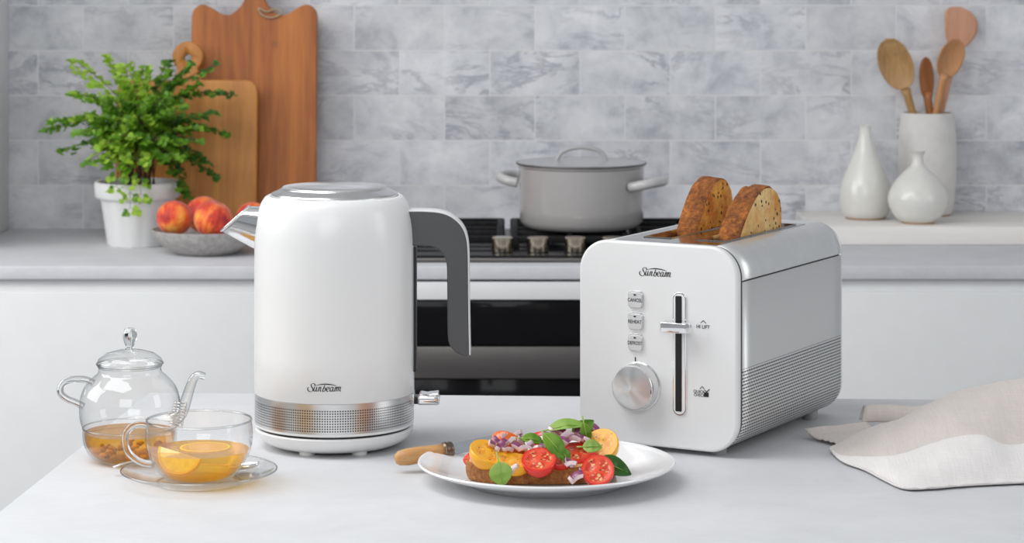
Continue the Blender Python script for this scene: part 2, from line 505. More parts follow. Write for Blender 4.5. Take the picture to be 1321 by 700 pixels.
MT['fernlight'] = m_leaf('fern_lime', (0.26, 0.46, 0.03), (0.42, 0.62, 0.08))
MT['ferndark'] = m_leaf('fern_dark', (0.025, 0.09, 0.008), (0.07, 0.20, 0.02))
MT['stem'] = simple('fern_stem', (0.06, 0.03, 0.015), 0.6)
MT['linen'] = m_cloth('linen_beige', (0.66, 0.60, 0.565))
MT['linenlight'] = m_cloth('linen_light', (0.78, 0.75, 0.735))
MT['string'] = simple('string', (0.45, 0.33, 0.22), 0.9)


# ------------------------------------------------------------------ mesh helpers
def link(name, me, mat, parent=None, smooth=True):
    o = bpy.data.objects.new(name, me)
    COL.objects.link(o)
    for m in (mat if isinstance(mat, (list, tuple)) else [mat]):
        me.materials.append(MT[m] if isinstance(m, str) else m)
    if smooth:
        me.polygons.foreach_set('use_smooth', [True] * len(me.polygons))
    if parent:
        o.parent = parent
    return o


def obj(name, bm, mat, parent=None, smooth=True, autosm=None):
    bmesh.ops.recalc_face_normals(bm, faces=bm.faces)
    me = bpy.data.meshes.new(name)
    bm.to_mesh(me)
    bm.free()
    o = link(name, me, mat, parent, smooth)
    if autosm:
        me.set_sharp_from_angle(angle=rad(autosm))
    return o


def raw(name, vs, fs, mat, parent=None, smooth=True, mi=None, recalc=False):
    me = bpy.data.meshes.new(name)
    me.from_pydata([tuple(v) for v in vs], [], fs)
    if recalc:
        bm = bmesh.new(); bm.from_mesh(me)
        bmesh.ops.recalc_face_normals(bm, faces=bm.faces)
        bm.to_mesh(me); bm.free()
    if mi:
        me.polygons.foreach_set('material_index', mi)
    return link(name, me, mat, parent, smooth)


def bevel(o, w, seg=3, ang=30):
    m = o.modifiers.new('bevel', 'BEVEL')
    m.width = w; m.segments = seg; m.limit_method = 'ANGLE'; m.angle_limit = rad(ang)
    m.harden_normals = False
    return o


def subd(o, n=2):
    m = o.modifiers.new('subd', 'SUBSURF'); m.levels = n; m.render_levels = n
    return o


def solid(o, t, off=-1):
    m = o.modifiers.new('solid', 'SOLIDIFY'); m.thickness = t; m.offset = off
    return o


def thing(name, label, cat, loc=(0, 0, 0), rz=0, group=None):
    o = bpy.data.objects.new(name, None)
    COL.objects.link(o)
    o.empty_display_size = 0.02
    o.location = loc; o.rotation_euler = (0, 0, rz)
    tag(o, label, cat, group)
    return o


def tag(o, label, cat, group=None):
    o['label'] = label; o['category'] = cat
    if group:
        o['group'] = group
    return o


def struct(o):
    o['kind'] = 'structure'
    return o


def box_bm(bm, x0, x1, y0, y1, z0, z1):
    vs = [bm.verts.new((x, y, z)) for x in (x0, x1) for y in (y0, y1) for z in (z0, z1)]
    for f in ((0, 1, 3, 2), (4, 6, 7, 5), (0, 4, 5, 1), (2, 3, 7, 6), (0, 2, 6, 4), (1, 5, 7, 3)):
        bm.faces.new([vs[i] for i in f])


def box(name, x0, x1, y0, y1, z0, z1, mat, parent=None, bev=0.0015, seg=2):
    bm = bmesh.new()
    box_bm(bm, x0, x1, y0, y1, z0, z1)
    o = obj(name, bm, mat, parent, smooth=True)
    if bev:
        bevel(o, bev, seg)
    o.data.set_sharp_from_angle(angle=rad(40)) if not bev else None
    return o


def lathe_data(prof, seg=64, cx=0, cy=0, flute=None):
    vs, fs = [], []
    n = len(prof)
    for i in range(seg):
        a = 2 * PI * i / seg
        for (r, z) in prof:
            rr = r
            if flute:
                rr = r * (1 + flute(a, z))
            vs.append((cx + rr * math.cos(a), cy + rr * math.sin(a), z))
    for i in range(seg):
        j = (i + 1) % seg
        for k in range(n - 1):
            fs.append((i * n + k, j * n + k, j * n + k + 1, i * n + k + 1))
    return vs, fs


def lathe(name, prof, mat, parent=None, seg=64, flute=None, sharp=40, loc=None):
    """prof [(r,z)...]; ends at r=0 are merged"""
    vs, fs = lathe_data(prof, seg, flute=flute)
    bm = bmesh.new()
    bv = [bm.verts.new(v) for v in vs]
    for f in fs:
        bm.faces.new([bv[i] for i in f])
    bmesh.ops.remove_doubles(bm, verts=bm.verts, dist=1e-6)
    bmesh.ops.dissolve_degenerate(bm, dist=1e-7, edges=bm.edges)
    o = obj(name, bm, mat, parent, True)
    if sharp:
        o.data.set_sharp_from_angle(angle=rad(sharp))
    if loc is not None:
        o.location = loc
    return o


def spline(pts, n=8, closed=False):
    """Catmull-Rom through tuples of any length"""
    out = []
    P = [tuple(p) for p in pts]
    m = len(P)
    rng = m if closed else m - 1
    for i in range(rng):
        p0 = P[(i - 1) % m] if (closed or i > 0) else P[0]
        p1 = P[i]; p2 = P[(i + 1) % m]
        p3 = P[(i + 2) % m] if (closed or i + 2 < m) else P[-1]
        for k in range(n):
            t = k / n
            out.append(tuple(0.5 * (2 * b + (c - a) * t + (2 * a - 5 * b + 4 * c - d) * t * t + (3 * b - a - 3 * c + d) * t ** 3)
                             for a, b, c, d in zip(p0, p1, p2, p3)))
    if not closed:
        out.append(P[-1])
    return out


def tube_data(path, radii, seg=10, flat=1.0, cap=True, up=(0, 0, 1), closed=False):
    P = [Vector(p[:3]) for p in path]
    n = len(P)
    if not isinstance(radii, (list, tuple)):
        radii = [radii] * n
    vs, fs = [], []
    nrm = None
    for i, p in enumerate(P):
        if closed:
            t = (P[(i + 1) % n] - P[i - 1])
        else:
            t = (P[min(i + 1, n - 1)] - P[max(i - 1, 0)])
        t.normalize()
        if nrm is None:
            u = Vector(up)
            if abs(u.dot(t)) > 0.95:
                u = Vector((1, 0, 0))
            nrm = (u - t * u.dot(t)).normalized()
        else:
            nrm = (nrm - t * nrm.dot(t)).normalized()
        bn = t.cross(nrm)
        for k in range(seg):
            a = 2 * PI * k / seg
            vs.append(p + nrm * (math.cos(a) * radii[i] * flat) + bn * (math.sin(a) * radii[i]))
    for i in range(n if closed else n - 1):
        j = (i + 1) % n
        for k in range(seg):
            l = (k + 1) % seg
            fs.append((i * seg + k, i * seg + l, j * seg + l, j * seg + k))
    if cap and not closed:
        fs.append(tuple(range(seg))[::-1])
        fs.append(tuple((n - 1) * seg + k for k in range(seg)))
    return vs, fs


def tube(name, path, radii, mat, parent=None, seg=10, flat=1.0, up=(0, 0, 1), closed=False, cap=True):
    vs, fs = tube_data(path, radii, seg, flat, cap, up, closed)
    return raw(name, vs, fs, mat, parent, recalc=True)


def prism(name, poly, y0, y1, mat, parent=None, bev=0.0, seg=3, axis='Y', sharp=None):
    """poly in XZ extruded along Y"""
    bm = bmesh.new()
    a = [bm.verts.new((x, y0, z)) for x, z in poly]
    b = [bm.verts.new((x, y1, z)) for x, z in poly]
    n = len(poly)
    bm.faces.new(a); bm.faces.new(b[::-1])
    for i in range(n):
        j = (i + 1) % n
        bm.faces.new((a[i], b[i], b[j], a[j]))
    o = obj(name, bm, mat, parent, True)
    if bev:
        bevel(o, bev, seg, 40)
        m = o.modifiers.new('wn', 'WEIGHTED_NORMAL')
    else:
        o.data.set_sharp_from_angle(angle=rad(sharp or 35))
    return o


def rrect(x0, x1, z0, z1, r, n=8):
    pts = []
    for cx, cz, a0 in ((x1 - r, z1 - r, 0), (x0 + r, z1 - r, 90), (x0 + r, z0 + r, 180), (x1 - r, z0 + r, 270)):
        for k in range(n + 1):
            a = rad(a0 + 90 * k / n)
            pts.append((cx + r * math.cos(a), cz + r * math.sin(a)))
    return pts


def sphere_bm(bm, c, r, sub=2, sc=(1, 1, 1)):
    g = bmesh.ops.create_icosphere(bm, subdivisions=sub, radius=r)
    for v in g['verts']:
        v.co = Vector((v.co.x * sc[0], v.co.y * sc[1], v.co.z * sc[2])) + Vector(c)
    return g['verts']


# ------------------------------------------------------------------ camera
cam = bpy.data.cameras.new('camera')
co = bpy.data.objects.new('camera', cam)
COL.objects.link(co)
co.location = (0, 0, CAMZ)
co.rotation_euler = (PI / 2, 0, 0)
cam.sensor_width = 36
cam.lens = FPX / 1321 * 36
cam.shift_y = -410 / 1321
cam.shift_x = 0
cam.clip_start = 0.05
cam.dof.use_dof = True
cam.dof.focus_distance = 2.30
cam.dof.aperture_fstop = 17.0
SC.camera = co

# ------------------------------------------------------------------ setting
WY = 4.32
struct(box('wall_back', -0.95, 2.6, WY, WY + 0.1, 0, 2.7, 'marble', bev=0))
struct(box('wall_left', -0.95, -0.85, 4.00, WY - 0.0005, 0, 2.7, 'wallpaint', bev=0.001))
struct(box('floor', -3.2, 3.2, -1.0, WY + 0.1, -0.05, 0, 'floor', bev=0))
struct(box('ceiling', -3.2, 3.2, -1.0, WY + 0.1, 2.7, 2.75, 'wallpaint', bev=0))

# back counter: stone top, cabinets, oven
ct = box('countertop', -0.849, 2.5, 3.80, WY - 0.001, 0.880, 0.900, 'counter', bev=0.002)
tag(ct, 'long grey stone countertop running along the marble tiled wall', 'countertop')


def base_cabinet(x0, x1, label, splits):
    t = thing('base_cabinet', label, 'cabinet', ((x0 + x1) / 2, 4.05, 0))
    cx = (x0 + x1) / 2
    box('body', x0 - cx, x1 - cx, 0.0 - 0.238, 0.26, 0.10, 0.879, 'cab', t, 0.001)
    box('plinth', x0 - cx, x1 - cx, -0.17, 0.24, 0.0, 0.10, 'dark', t, 0)
    for a, b_ in splits:
        box('door', a - cx + 0.001, b_ - cx - 0.001, -0.246, -0.2385, 0.11, 0.862, 'cab', t, 0.0015)
    return t


base_cabinet(-0.849, -0.345, 'white handleless base cabinet behind the glass teapot, left of the oven', [(-0.849, -0.345)])
base_cabinet(0.285, 1.95, 'white handleless base cabinet behind the linen napkin, right of the oven', [(0.285, 1.1), (1.1, 1.95)])

ov = thing('built_in_oven', 'black glass built-in oven with steel trim between the white cabinets', 'oven', (-0.03, 4.05, 0))
OX0, OX1 = -0.312, 0.312
box('body', OX0, OX1, -0.22, 0.25, 0.12, 0.8785, 'dark', ov, 0.001)
box('plinth', OX0, OX1, -0.17, 0.24, 0.0, 0.1195, 'dark', ov, 0)
box('fascia', OX0, OX1, -0.247, -0.221, 0.850, 0.8765, 'cab', ov, 0.001)
box('door_glass', OX0, OX1, -0.244, -0.221, 0.782, 0.848, 'ovenglass', ov, 0.001)
box('door_trim', OX0, OX1, -0.250, -0.221, 0.733, 0.781, 'steel', ov, 0.002)
box('lower_panel', OX0, OX1, -0.240, -0.221, 0.30, 0.731, 'ovenglass', ov, 0.001)
box('drawer', OX0, OX1, -0.246, -0.221, 0.13, 0.295, 'cab', ov, 0.001)

# gas hob
hb = thing('gas_hob', 'black gas hob with cast iron grates and nickel knobs set in the counter', 'hob', (0.09, 4.02, TOP))
HX = 0.30
box('tray', -HX, HX, -0.175, 0.215, 0.0, 0.007, 'steel', hb, 0.002)
box('enamel_top', -HX + 0.006, HX - 0.006, -0.168, 0.208, 0.007, 0.010, 'hobblack', hb, 0.001)
for kx in (648, 694, 742, 790):
    X = (kx - 660.5) * 3.895 / FPX - 0.09
    kn = lathe('knob', [(0, 0.0335), (0.0145, 0.0335), (0.0160, 0.032), (0.0165, 0.0125), (0.0162, 0.0118), (0, 0.0118)], 'knobsteel', hb, 32, loc=(X, -0.128, 0))
    lathe('skirt', [(0, 0.0119), (0.0150, 0.0119), (0.0155, 0.0101), (0, 0.0101)], 'black', kn, 24)


def grate(cx, w):
    bm = bmesh.new()
    y0, y1 = -0.072, 0.195
    x0, x1 = cx - w / 2 + 0.004, cx + w / 2 - 0.004
    zt, b = 0.0295, 0.005
    for y in (y0, y1):
        box_bm(bm, x0, x1, y - b, y + b, zt - 0.011, zt - 0.001)
    for x in (x0 + b, x1 - b):
        box_bm(bm, x - b, x + b, y0, y1, zt - 0.011, zt - 0.001)
    my = (y0 + y1) / 2
    for yy in (my - 0.067, my + 0.067):
        for s in (-1, 1):
            box_bm(bm, cx + s * w * 0.44 if s < 0 else cx + w * 0.10, cx - w * 0.10 if s < 0 else cx + w * 0.44, yy - 0.004, yy + 0.004, zt - 0.010, zt)
            box_bm(bm, cx - 0.004, cx + 0.004, yy + (0.022 if s > 0 else -0.06), yy + (0.06 if s > 0 else -0.022), zt - 0.010, zt)
    box_bm(bm, x0, x1, my - b, my + b, zt - 0.012, zt - 0.001)
    for x in (x0 + b, x1 - b):
        for y in (y0, y1):
            box_bm(bm, x - 0.007, x + 0.007, y - 0.007, y + 0.007, 0.0102, zt - 0.002)
    o = obj('grate', bm, 'iron', hb)
    bevel(o, 0.0015, 2)
    return o


for cx in (-0.195, 0.0, 0.195):
    grate(cx, 0.19)
    for yy in (0.0615 - 0.067, 0.0615 + 0.067):
        lathe('burner', [(0, 0.021), (0.021, 0.021), (0.024, 0.019), (0.024, 0.016), (0.030, 0.014), (0.032, 0.0102), (0, 0.0102)], 'hobblack', hb, 32, loc=(cx, yy, 0))

# ------------------------------------------------------------------ casserole pot
PX, PY, PZ = (750 - 660.5) * 4.06 / FPX, 4.06, TOP + 0.030
pt = thing('casserole_pot', 'grey enamel casserole pot with matching lid standing on the gas hob', 'pot', (PX, PY, PZ), rad(-24))
lathe('pot_body', [(0, 0), (0.080, 0), (0.091, 0.003), (0.0975, 0.012), (0.0990, 0.03), (0.0992, 0.096), (0.1015, 0.0985), (0.1015, 0.1005), (0.097, 0.1005), (0.096, 0.097), (0.096, 0.012), (0, 0.008)], 'potgrey', pt, 72)
lid = lathe('lid', [(0, 0.1068), (0.03, 0.1065), (0.065, 0.1055), (0.093, 0.1042), (0.1025, 0.1035), (0.1030, 0.1015), (0.100, 0.1008), (0, 0.1020)], 'potlid', pt, 72)
tube('lid_rim', [(0.1022 * math.cos(2 * PI * k / 96), 0.1022 * math.sin(2 * PI * k / 96), 0.1022) for k in range(96)], 0.0016, 'steel', lid, 8, closed=True)
arc = [(-0.039 + 0.0, 0, 0.1045), (-0.037, 0, 0.112), (-0.026, 0, 0.1225), (0, 0, 0.1275), (0.026, 0, 0.1225), (0.037, 0, 0.112), (0.039, 0, 0.1045)]
hn = tube('handle', spline(arc, 6), 0.0038, 'potlid', lid, 10, flat=1.5, up=(0, 1, 0))
hn.rotation_euler = (0, 0, rad(24))
for s in (-1, 1):
    loop = [(s * 0.096, -0.034, 0.070), (s * 0.112, -0.036, 0.073), (s * 0.130, -0.026, 0.077), (s * 0.137, 0, 0.078), (s * 0.130, 0.026, 0.077), (s * 0.112, 0.036, 0.073), (s * 0.096, 0.034, 0.070)]
    tube('side_handle', spline(loop, 6), 0.0065, 'potpale', pt, 12, flat=1.2)

# ------------------------------------------------------------------ right: board, vases, crock with utensils
wb = box('serving_board', 0.478, 1.25, 4.075, WY - 0.004, TOP, TOP + 0.0295, 'whiteboard', bev=0.002)
tag(wb, 'thick whitewashed board on the counter under the vases and crock', 'board')
BZ = TOP + 0.0297


def vase(name, label, cat, loc, prof, mat='ceramic'):
    t = thing(name, label, cat, loc)
    outer = spline(prof, 6)
    rt = outer[-1]
    inner = [(max(r - 0.003, 0.0015), z + (0.003 if z < 0.02 else 0)) for r, z in outer[::-1]]
    lathe('body', [(0, prof[0][1])] + outer + inner + [(0, inner[-1][1])], mat, t, 56, sharp=60)
    lathe('foot', [(0, 0.0), (prof[0][0] - 0.001, 0.0), (prof[0][0], 0.002), (prof[0][0], 0.004), (0, 0.004)], 'rawclay', t, 48)
    return t


vase('bottle_vase', 'tall white ceramic bottle vase with slender neck, left on the white board', 'vase',
     (at(1116.5, 0, 4.20).x, 4.20, BZ),
     [(0.033, 0.003), (0.0395, 0.012), (0.0427, 0.030), (0.0400, 0.055), (0.0300, 0.082), (0.0190, 0.108), (0.0115, 0.130), (0.0092, 0.146), (0.0100, 0.153)])
vase('bud_vase', 'squat round white ceramic bud vase with small flared lip, before the crock', 'vase',
     (at(1184, 0, 4.13).x, 4.13, BZ),
     [(0.027, 0.003), (0.039, 0.013), (0.0475, 0.032), (0.0465, 0.048), (0.0370, 0.067), (0.0230, 0.082), (0.0120, 0.092), (0.0085, 0.101), (0.0090, 0.110), (0.0140, 0.117)])
CKX, CKY = at(1196.5, 0, 4.262).x, 4.262
ck = thing('utensil_crock', 'tall pale ceramic crock holding wooden spoons beside the tiled wall', 'crock', (CKX, CKY, BZ))
cp = [(0.040, 0.003), (0.0440, 0.02), (0.0475, 0.06), (0.0485, 0.10), (0.0470, 0.14), (0.0435, 0.170)]
outer = spline(cp, 5)
lathe('body', [(0, 0.003)] + outer + [(r - 0.0035, z) for r, z in outer[::-1]] + [(0, 0.008)], 'crock', ck, 56, sharp=60)
lathe('foot', [(0, 0), (0.039, 0), (0.040, 0.004), (0, 0.004)], 'rawclay', ck, 48)


def utensil(name, label, mat, head, neck, base, w, h, kind='spoon', yaw=0.0, depth=0.004):
    """head/neck/base are world points; head = centre of bowl"""
    head, neck, base = Vector(head), Vector(neck), Vector(base)
    ax = (head - neck).normalized()
    t = thing(name, label, 'kitchen utensil', tuple(base))
    path = [base - base, (neck - base) * 0.5, neck - base, (neck + ax * 0.012) - base]
    hnd = tube('handle', path, [0.0062, 0.0062, 0.0068, 0.0090], mat, t, 10)
    side = ax.cross(Vector((0, 1, 0))).normalized()
    front = side.cross(ax).normalized()
    if front.y > 0:
        front = -front
    side = (Matrix.Rotation(yaw, 3, ax) @ side)
    front = (Matrix.Rotation(yaw, 3, ax) @ front)
    bm = bmesh.new()
    nu, nv = 14, 18
    grids = []
    for layer in (0, 1):
        g = []
        for i in range(nv + 1):
            v = -1 + 2 * i / nv
            if kind == 'spoon':
                hw = math.sqrt(max(0, 1 - v * v)) * (1 - 0.10 * v * 0)
            elif kind == 'leaf':
                hw = max(0.0, math.sqrt(max(0, 1 - abs(v) ** 2.6)) * (0.90 + 0.22 * v))
            row = []
            for j in range(nu + 1):
                u = -1 + 2 * j / nu
                rr = min(1, math.sqrt((u * hw) ** 2 + v * v))
                dish = (1 - rr ** 2) * depth
                asym = 0.0
                if kind == 'leaf':
                    asym = 0.30 * max(0, v) * w / 2
                off = dish if layer == 0 else dish + 0.003
                if kind == 'leaf':
                    off = 0 if layer == 0 else 0.004
                p = (head - base) + side * (u * hw * w / 2 + asym) + ax * (v * h / 2) - front * off
                row.append(bm.verts.new(p))
            g.append(row)
        grids.append(g)
    for l, g in enumerate(grids):
        for i in range(nv):
            for j in range(nu):
                q = (g[i][j], g[i][j + 1], g[i + 1][j + 1], g[i + 1][j])
                bm.faces.new(q if l == 0 else q[::-1])
    a, b_ = grids
    for i in range(nv):
        for j in (0, nu):
            bm.faces.new((a[i][j], a[i + 1][j], b_[i + 1][j], b_[i][j]))
    for j in range(nu):
        for i in (0, nv):
            bm.faces.new((a[i][j], b_[i][j], b_[i][j + 1], a[i][j + 1]))
    bmesh.ops.remove_doubles(bm, verts=bm.verts, dist=1e-5)
    obj('bowl' if kind == 'spoon' else 'blade', bm, mat, t)
    return t


def inbase(dx, dy):
    return (CKX + dx, CKY + dy, BZ + 0.016)


utensil('wooden_spoon', 'large pale olive wood spoon leaning left in the crock', 'spoonolive', at(1155.5, 83, 4.243), at(1171, 124, 4.248), inbase(0.016, -0.014), 0.056, 0.092, depth=0.010, yaw=-0.2)
utensil('wooden_spoon', 'small dark orange wooden spoon upright in the middle of the crock', 'spoondark', at(1196, 101, 4.272), at(1197, 128, 4.270), inbase(0.026, -0.002), 0.031, 0.072, yaw=0.6, depth=0.006)
utensil('wooden_spoon', 'honey coloured wooden spoon leaning right in front of the spatula', 'spoonmid', at(1227, 76, 4.254), at(1216, 104, 4.257), inbase(-0.014, 0.006), 0.045, 0.070, depth=0.008, yaw=0.3)
utensil('wooden_spatula', 'broad pinkish wooden spatula, tallest utensil in the crock', 'spoonpink', at(1240, 37, 4.296), at(1230, 72, 4.295), inbase(-0.010, 0.023), 0.062, 0.070, kind='leaf', yaw=0.15)

# ------------------------------------------------------------------ left: cutting boards
def prof_board(name, label, pts, th, mat, bottomY, lean, hole=None):
    """pts (x,z) outline in local coords, z=0 on the counter"""
    t = thing(name, label, 'cutting board', (0, 0, 0))
    return t


LB = (328.0, 4.262)     # big board centre px, distance
S = LB[1] / FPX


def bx(px): return (px - LB[0]) * S


def bz(py): return CAMZ - (py + 60) * S - TOP


half = [(247, 304), (247, 30), (248, 16), (254, 8), (263, 6), (274, 11), (285, 18), (296, 19), (306, 12), (313, 3), (316, -8), (316, -45), (320, -56), (328, -60)]
left = [(bx(x), bz(y)) for x, y in half]
left[0] = (left[0][0], 0.0)
right = [(-x, z) for x, z in left[::-1]][1:]
outline = [left[0], left[1]] + spline(left[1:], 4)[1:] + spline(right[:-1], 4)[1:] + [right[-1]]
bb = thing('cutting_board', 'tall reddish wooden cutting board with shaped shoulders leaning on the tiles', 'cutting board', (at(LB[0], 0, LB[1]).x, 4.236, TOP + 0.0012))
o = prism('board', outline, -0.009, 0.009, 'board1', bb, 0.003, 3)
bb.rotation_euler = (rad(-6.0), 0, 0)
# string loop round its neck
loop = [(0.013, -0.0115, 0.378), (0.026, -0.013, 0.372), (0.042, -0.012, 0.376), (0.052, -0.012, 0.370), (0.036, -0.012, 0.362), (0.020, -0.013, 0.366)]
tube('string', spline([(x - 0.006, y, z - 0.005) for x, y, z in loop], 5, True), 0.0015, 'string', bb, 6, closed=True)

SB = (242.5, 4.225)
S2 = SB[1] / FPX


def sx(px): return (px - SB[0]) * S2


def sz(py): return CAMZ - (py + 60) * S2 - TOP


pts = rrect(sx(152), sx(333), 0.0, sz(103), 0.018, 6)
# squarer at the foot, with a lobe on top
pts = [(sx(333), sz(118))] + [(sx(333) - 0.018 * (1 - math.cos(rad(a))), sz(103) - 0.018 * (1 - math.sin(rad(a)))) for a in (30, 60, 90)]
lob = []
cxl, czl, rl = sx(243), sz(73), 0.0255
for k in range(0, 21):
    a = rad(-50 + 280 * k / 20)
    lob.append((cxl + rl * math.cos(a), czl + rl * math.sin(a)))
pts += [(cxl + 0.024, sz(103))] + lob + [(cxl - 0.024, sz(103))]
pts += [(sx(152) + 0.018 * (1 - math.cos(rad(a))), sz(103) - 0.018 * (1 - math.sin(rad(a)))) for a in (90, 60, 30)] + [(sx(152), sz(118)), (sx(152), 0.0), (sx(333), 0.0)]
sb = thing('cutting_board', 'smaller honey coloured cutting board with round holed handle behind the fern', 'cutting board', (at(SB[0], 0, SB[1]).x, 4.194, TOP + 0.0012))
o = prism('board', pts, -0.008, 0.008, 'board2', sb, 0.003, 3)
sb.rotation_euler = (rad(-6.0), 0, 0)
bm = bmesh.new()
bmesh.ops.create_cone(bm, cap_ends=True, segments=24, radius1=0.0065, radius2=0.0065, depth=0.1, matrix=Matrix.Translation((cxl, 0, czl - 0.002)) @ Matrix.Rotation(PI / 2, 4, 'X'))
cut = obj('hole_cutter', bm, 'black')
md = o.modifiers.new('hole', 'BOOLEAN'); md.object = cut; md.operation = 'DIFFERENCE'
bpy.context.view_layer.update()
cut.parent = sb
bpy.context.view_layer.update()
# bake the hole so that no cutter remains
dg = bpy.context.evaluated_depsgraph_get()
ev = o.evaluated_get(dg)
nm = bpy.data.meshes.new_from_object(ev)
o.modifiers.clear(); o.data = nm
bpy.data.objects.remove(cut)
rh = [(cxl + 0.0115 * math.cos(a), -0.0085, czl - 0.002 + 0.0115 * math.sin(a)) for a in [2 * PI * k / 24 for k in range(24)]]

# ------------------------------------------------------------------ fern in white planter
FX, FY = at(178, 0, 4.08).x, 4.08
fp = thing('potted_fern', 'green maidenhair fern in a white planter beside the bowl of peaches', 'plant', (FX, FY, TOP))
fl = lambda a, z: (0.022 * (abs(math.cos(a * 6)) - 0.6) if z < 0.072 else 0)
lathe('planter', [(0, 0.0), (0.046, 0.0), (0.0485, 0.003), (0.0585, 0.071), (0.0605, 0.0745), (0.0655, 0.076), (0.0680, 0.079), (0.0690, 0.0985), (0.0675, 0.1015), (0.0625, 0.1015), (0.060, 0.097), (0.058, 0.086), (0, 0.086)], 'potwhite', fp, 96, flute=fl, sharp=50)
lathe('soil', [(0, 0.093), (0.03, 0.0925), (0.0585, 0.0885), (0, 0.0865)], 'soil', fp, 32)


def leaflet(vs, fs, mi, p, d, nrm, s, m):
    """little fan-shaped leaf with a lobed outer edge"""
    d = d.normalized()
    side = d.cross(nrm)
    if side.length < 1e-4:
        side = d.cross(Vector((1, 0, 0)))
    side.normalize()
    up = side.cross(d)
    b0 = len(vs)
    vs.append(p)
    for k, (a, r) in enumerate(((-58, 0.80), (-34, 1.0), (-10, 0.93), (14, 1.05), (36, 0.95), (58, 0.78))):
        q = p + (d * math.cos(rad(a)) + side * math.sin(rad(a))) * (s * r) + up * (0.10 * s * math.sin(k * 1.7))
        vs.append(q)
    for k in range(5):
        fs.append((b0, b0 + 1 + k, b0 + 2 + k)); mi.append(m)


def frond(tip, lift, leafmats, size=0.0105, npin=11, origin=None, spread=0.030):
    vs, fs, mi = [], [], []
    o0 = origin or Vector((random.uniform(-0.028, 0.028), random.uniform(-0.028, 0.028), 0.09))
    tip = Vector(tip)
    mid = (o0 + tip) * 0.5 + Vector((0, 0, lift))
    mid.x = o0.x + (tip.x - o0.x) * 0.38
    mid.y = o0.y + (tip.y - o0.y) * 0.38
    path = [Vector(p) for p in spline([tuple(o0), tuple(mid), tuple(tip)], 9)]
    tv, tf = tube_data(path, [0.0009 * (1 - 0.7 * i / len(path)) for i in range(len(path))], 4)
    vs += tv; fs += tf; mi += [0] * len(tf)
    n = len(path)
    for k in range(npin):
        f = 0.34 + 0.66 * k / (npin - 1)
        i = min(n - 2, int(f * (n - 1)))
        p = path[i].lerp(path[i + 1], f * (n - 1) - i)
        t = (path[i + 1] - path[i]).normalized()
        for s in (-1, 1):
            horiz = t.cross(Vector((0, 0, 1)))
            if horiz.length < 0.1:
                horiz = Vector((1, 0, 0))
            horiz.normalize()
            ln = spread * (1 - 0.75 * abs(f - 0.45) / 0.55) * random.uniform(0.7, 1.15) + 0.006
            dirn = (horiz * s + t * 0.75 + Vector((0, 0, random.uniform(-0.25, 0.25)))).normalized()
            q = p + dirn * ln + Vector((0, 0, -ln * 0.25))
            tv, tf = tube_data([p, (p + q) / 2 + Vector((0, 0, 0.002)), q], 0.00035, 3, cap=False)
            b0 = len(vs)
            vs += tv; fs += [tuple(a + b0 for a in ff) for ff in tf]; mi += [0] * len(tf)
            cnt = max(2, int(ln / 0.0068))
            for c in range(cnt):
                pp = p.lerp(q, (c + 1) / cnt)
                for s2 in ((-1, 1) if c < cnt - 1 else (0,)):
                    dd = (dirn + t.cross(dirn).cross(dirn) * 0 + (t * s2 * 0.9)).normalized()
                    nr = Vector((random.uniform(-0.5, 0.5), random.uniform(-1.1, 0.1), 0.75))
                    leaflet(vs, fs, mi, pp, dd, nr, size * random.uniform(0.7, 1.2), random.choice(leafmats))
    for v_i, v in enumerate(vs):
        v = Vector(v)
        lim = 0.078 + 0.020 * math.tanh(max(0, v.y - 0.05) * 6) * 0
        if v.y > lim:
            v.y = lim - random.uniform(0, 0.004)
        vs[v_i] = v
    o = raw('frond', vs, fs, ['stem', 'fern', 'fernlight', 'ferndark'], fp, smooth=False, mi=mi)
    return o


def ftip(px, py, Y=FY):
    p = at(px, py, Y)
    return (p.x - FX, p.y - FY, p.z - TOP)


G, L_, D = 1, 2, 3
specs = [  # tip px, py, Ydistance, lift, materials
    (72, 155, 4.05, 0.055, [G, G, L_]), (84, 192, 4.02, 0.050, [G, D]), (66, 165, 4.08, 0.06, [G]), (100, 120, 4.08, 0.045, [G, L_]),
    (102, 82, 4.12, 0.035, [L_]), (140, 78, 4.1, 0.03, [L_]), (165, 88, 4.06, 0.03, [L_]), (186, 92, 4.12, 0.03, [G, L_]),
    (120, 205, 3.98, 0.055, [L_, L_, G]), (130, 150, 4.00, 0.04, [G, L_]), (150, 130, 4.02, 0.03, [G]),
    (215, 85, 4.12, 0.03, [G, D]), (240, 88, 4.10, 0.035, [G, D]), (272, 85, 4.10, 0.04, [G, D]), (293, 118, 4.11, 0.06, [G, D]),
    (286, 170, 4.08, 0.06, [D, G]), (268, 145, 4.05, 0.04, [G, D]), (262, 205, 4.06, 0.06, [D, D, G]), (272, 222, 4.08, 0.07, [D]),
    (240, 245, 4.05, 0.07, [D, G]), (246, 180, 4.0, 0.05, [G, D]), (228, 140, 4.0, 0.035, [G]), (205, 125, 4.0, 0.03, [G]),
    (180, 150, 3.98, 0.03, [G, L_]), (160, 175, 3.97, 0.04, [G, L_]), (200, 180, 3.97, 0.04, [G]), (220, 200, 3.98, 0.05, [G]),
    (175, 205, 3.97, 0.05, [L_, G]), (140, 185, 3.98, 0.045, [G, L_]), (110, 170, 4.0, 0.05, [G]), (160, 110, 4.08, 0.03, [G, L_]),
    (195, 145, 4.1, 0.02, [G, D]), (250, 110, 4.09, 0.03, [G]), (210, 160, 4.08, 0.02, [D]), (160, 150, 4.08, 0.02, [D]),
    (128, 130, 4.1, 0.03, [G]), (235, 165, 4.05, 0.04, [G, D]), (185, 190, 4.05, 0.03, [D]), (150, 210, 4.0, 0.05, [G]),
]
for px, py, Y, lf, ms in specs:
    frond(ftip(px, py, Y), lf, ms, npin=9)
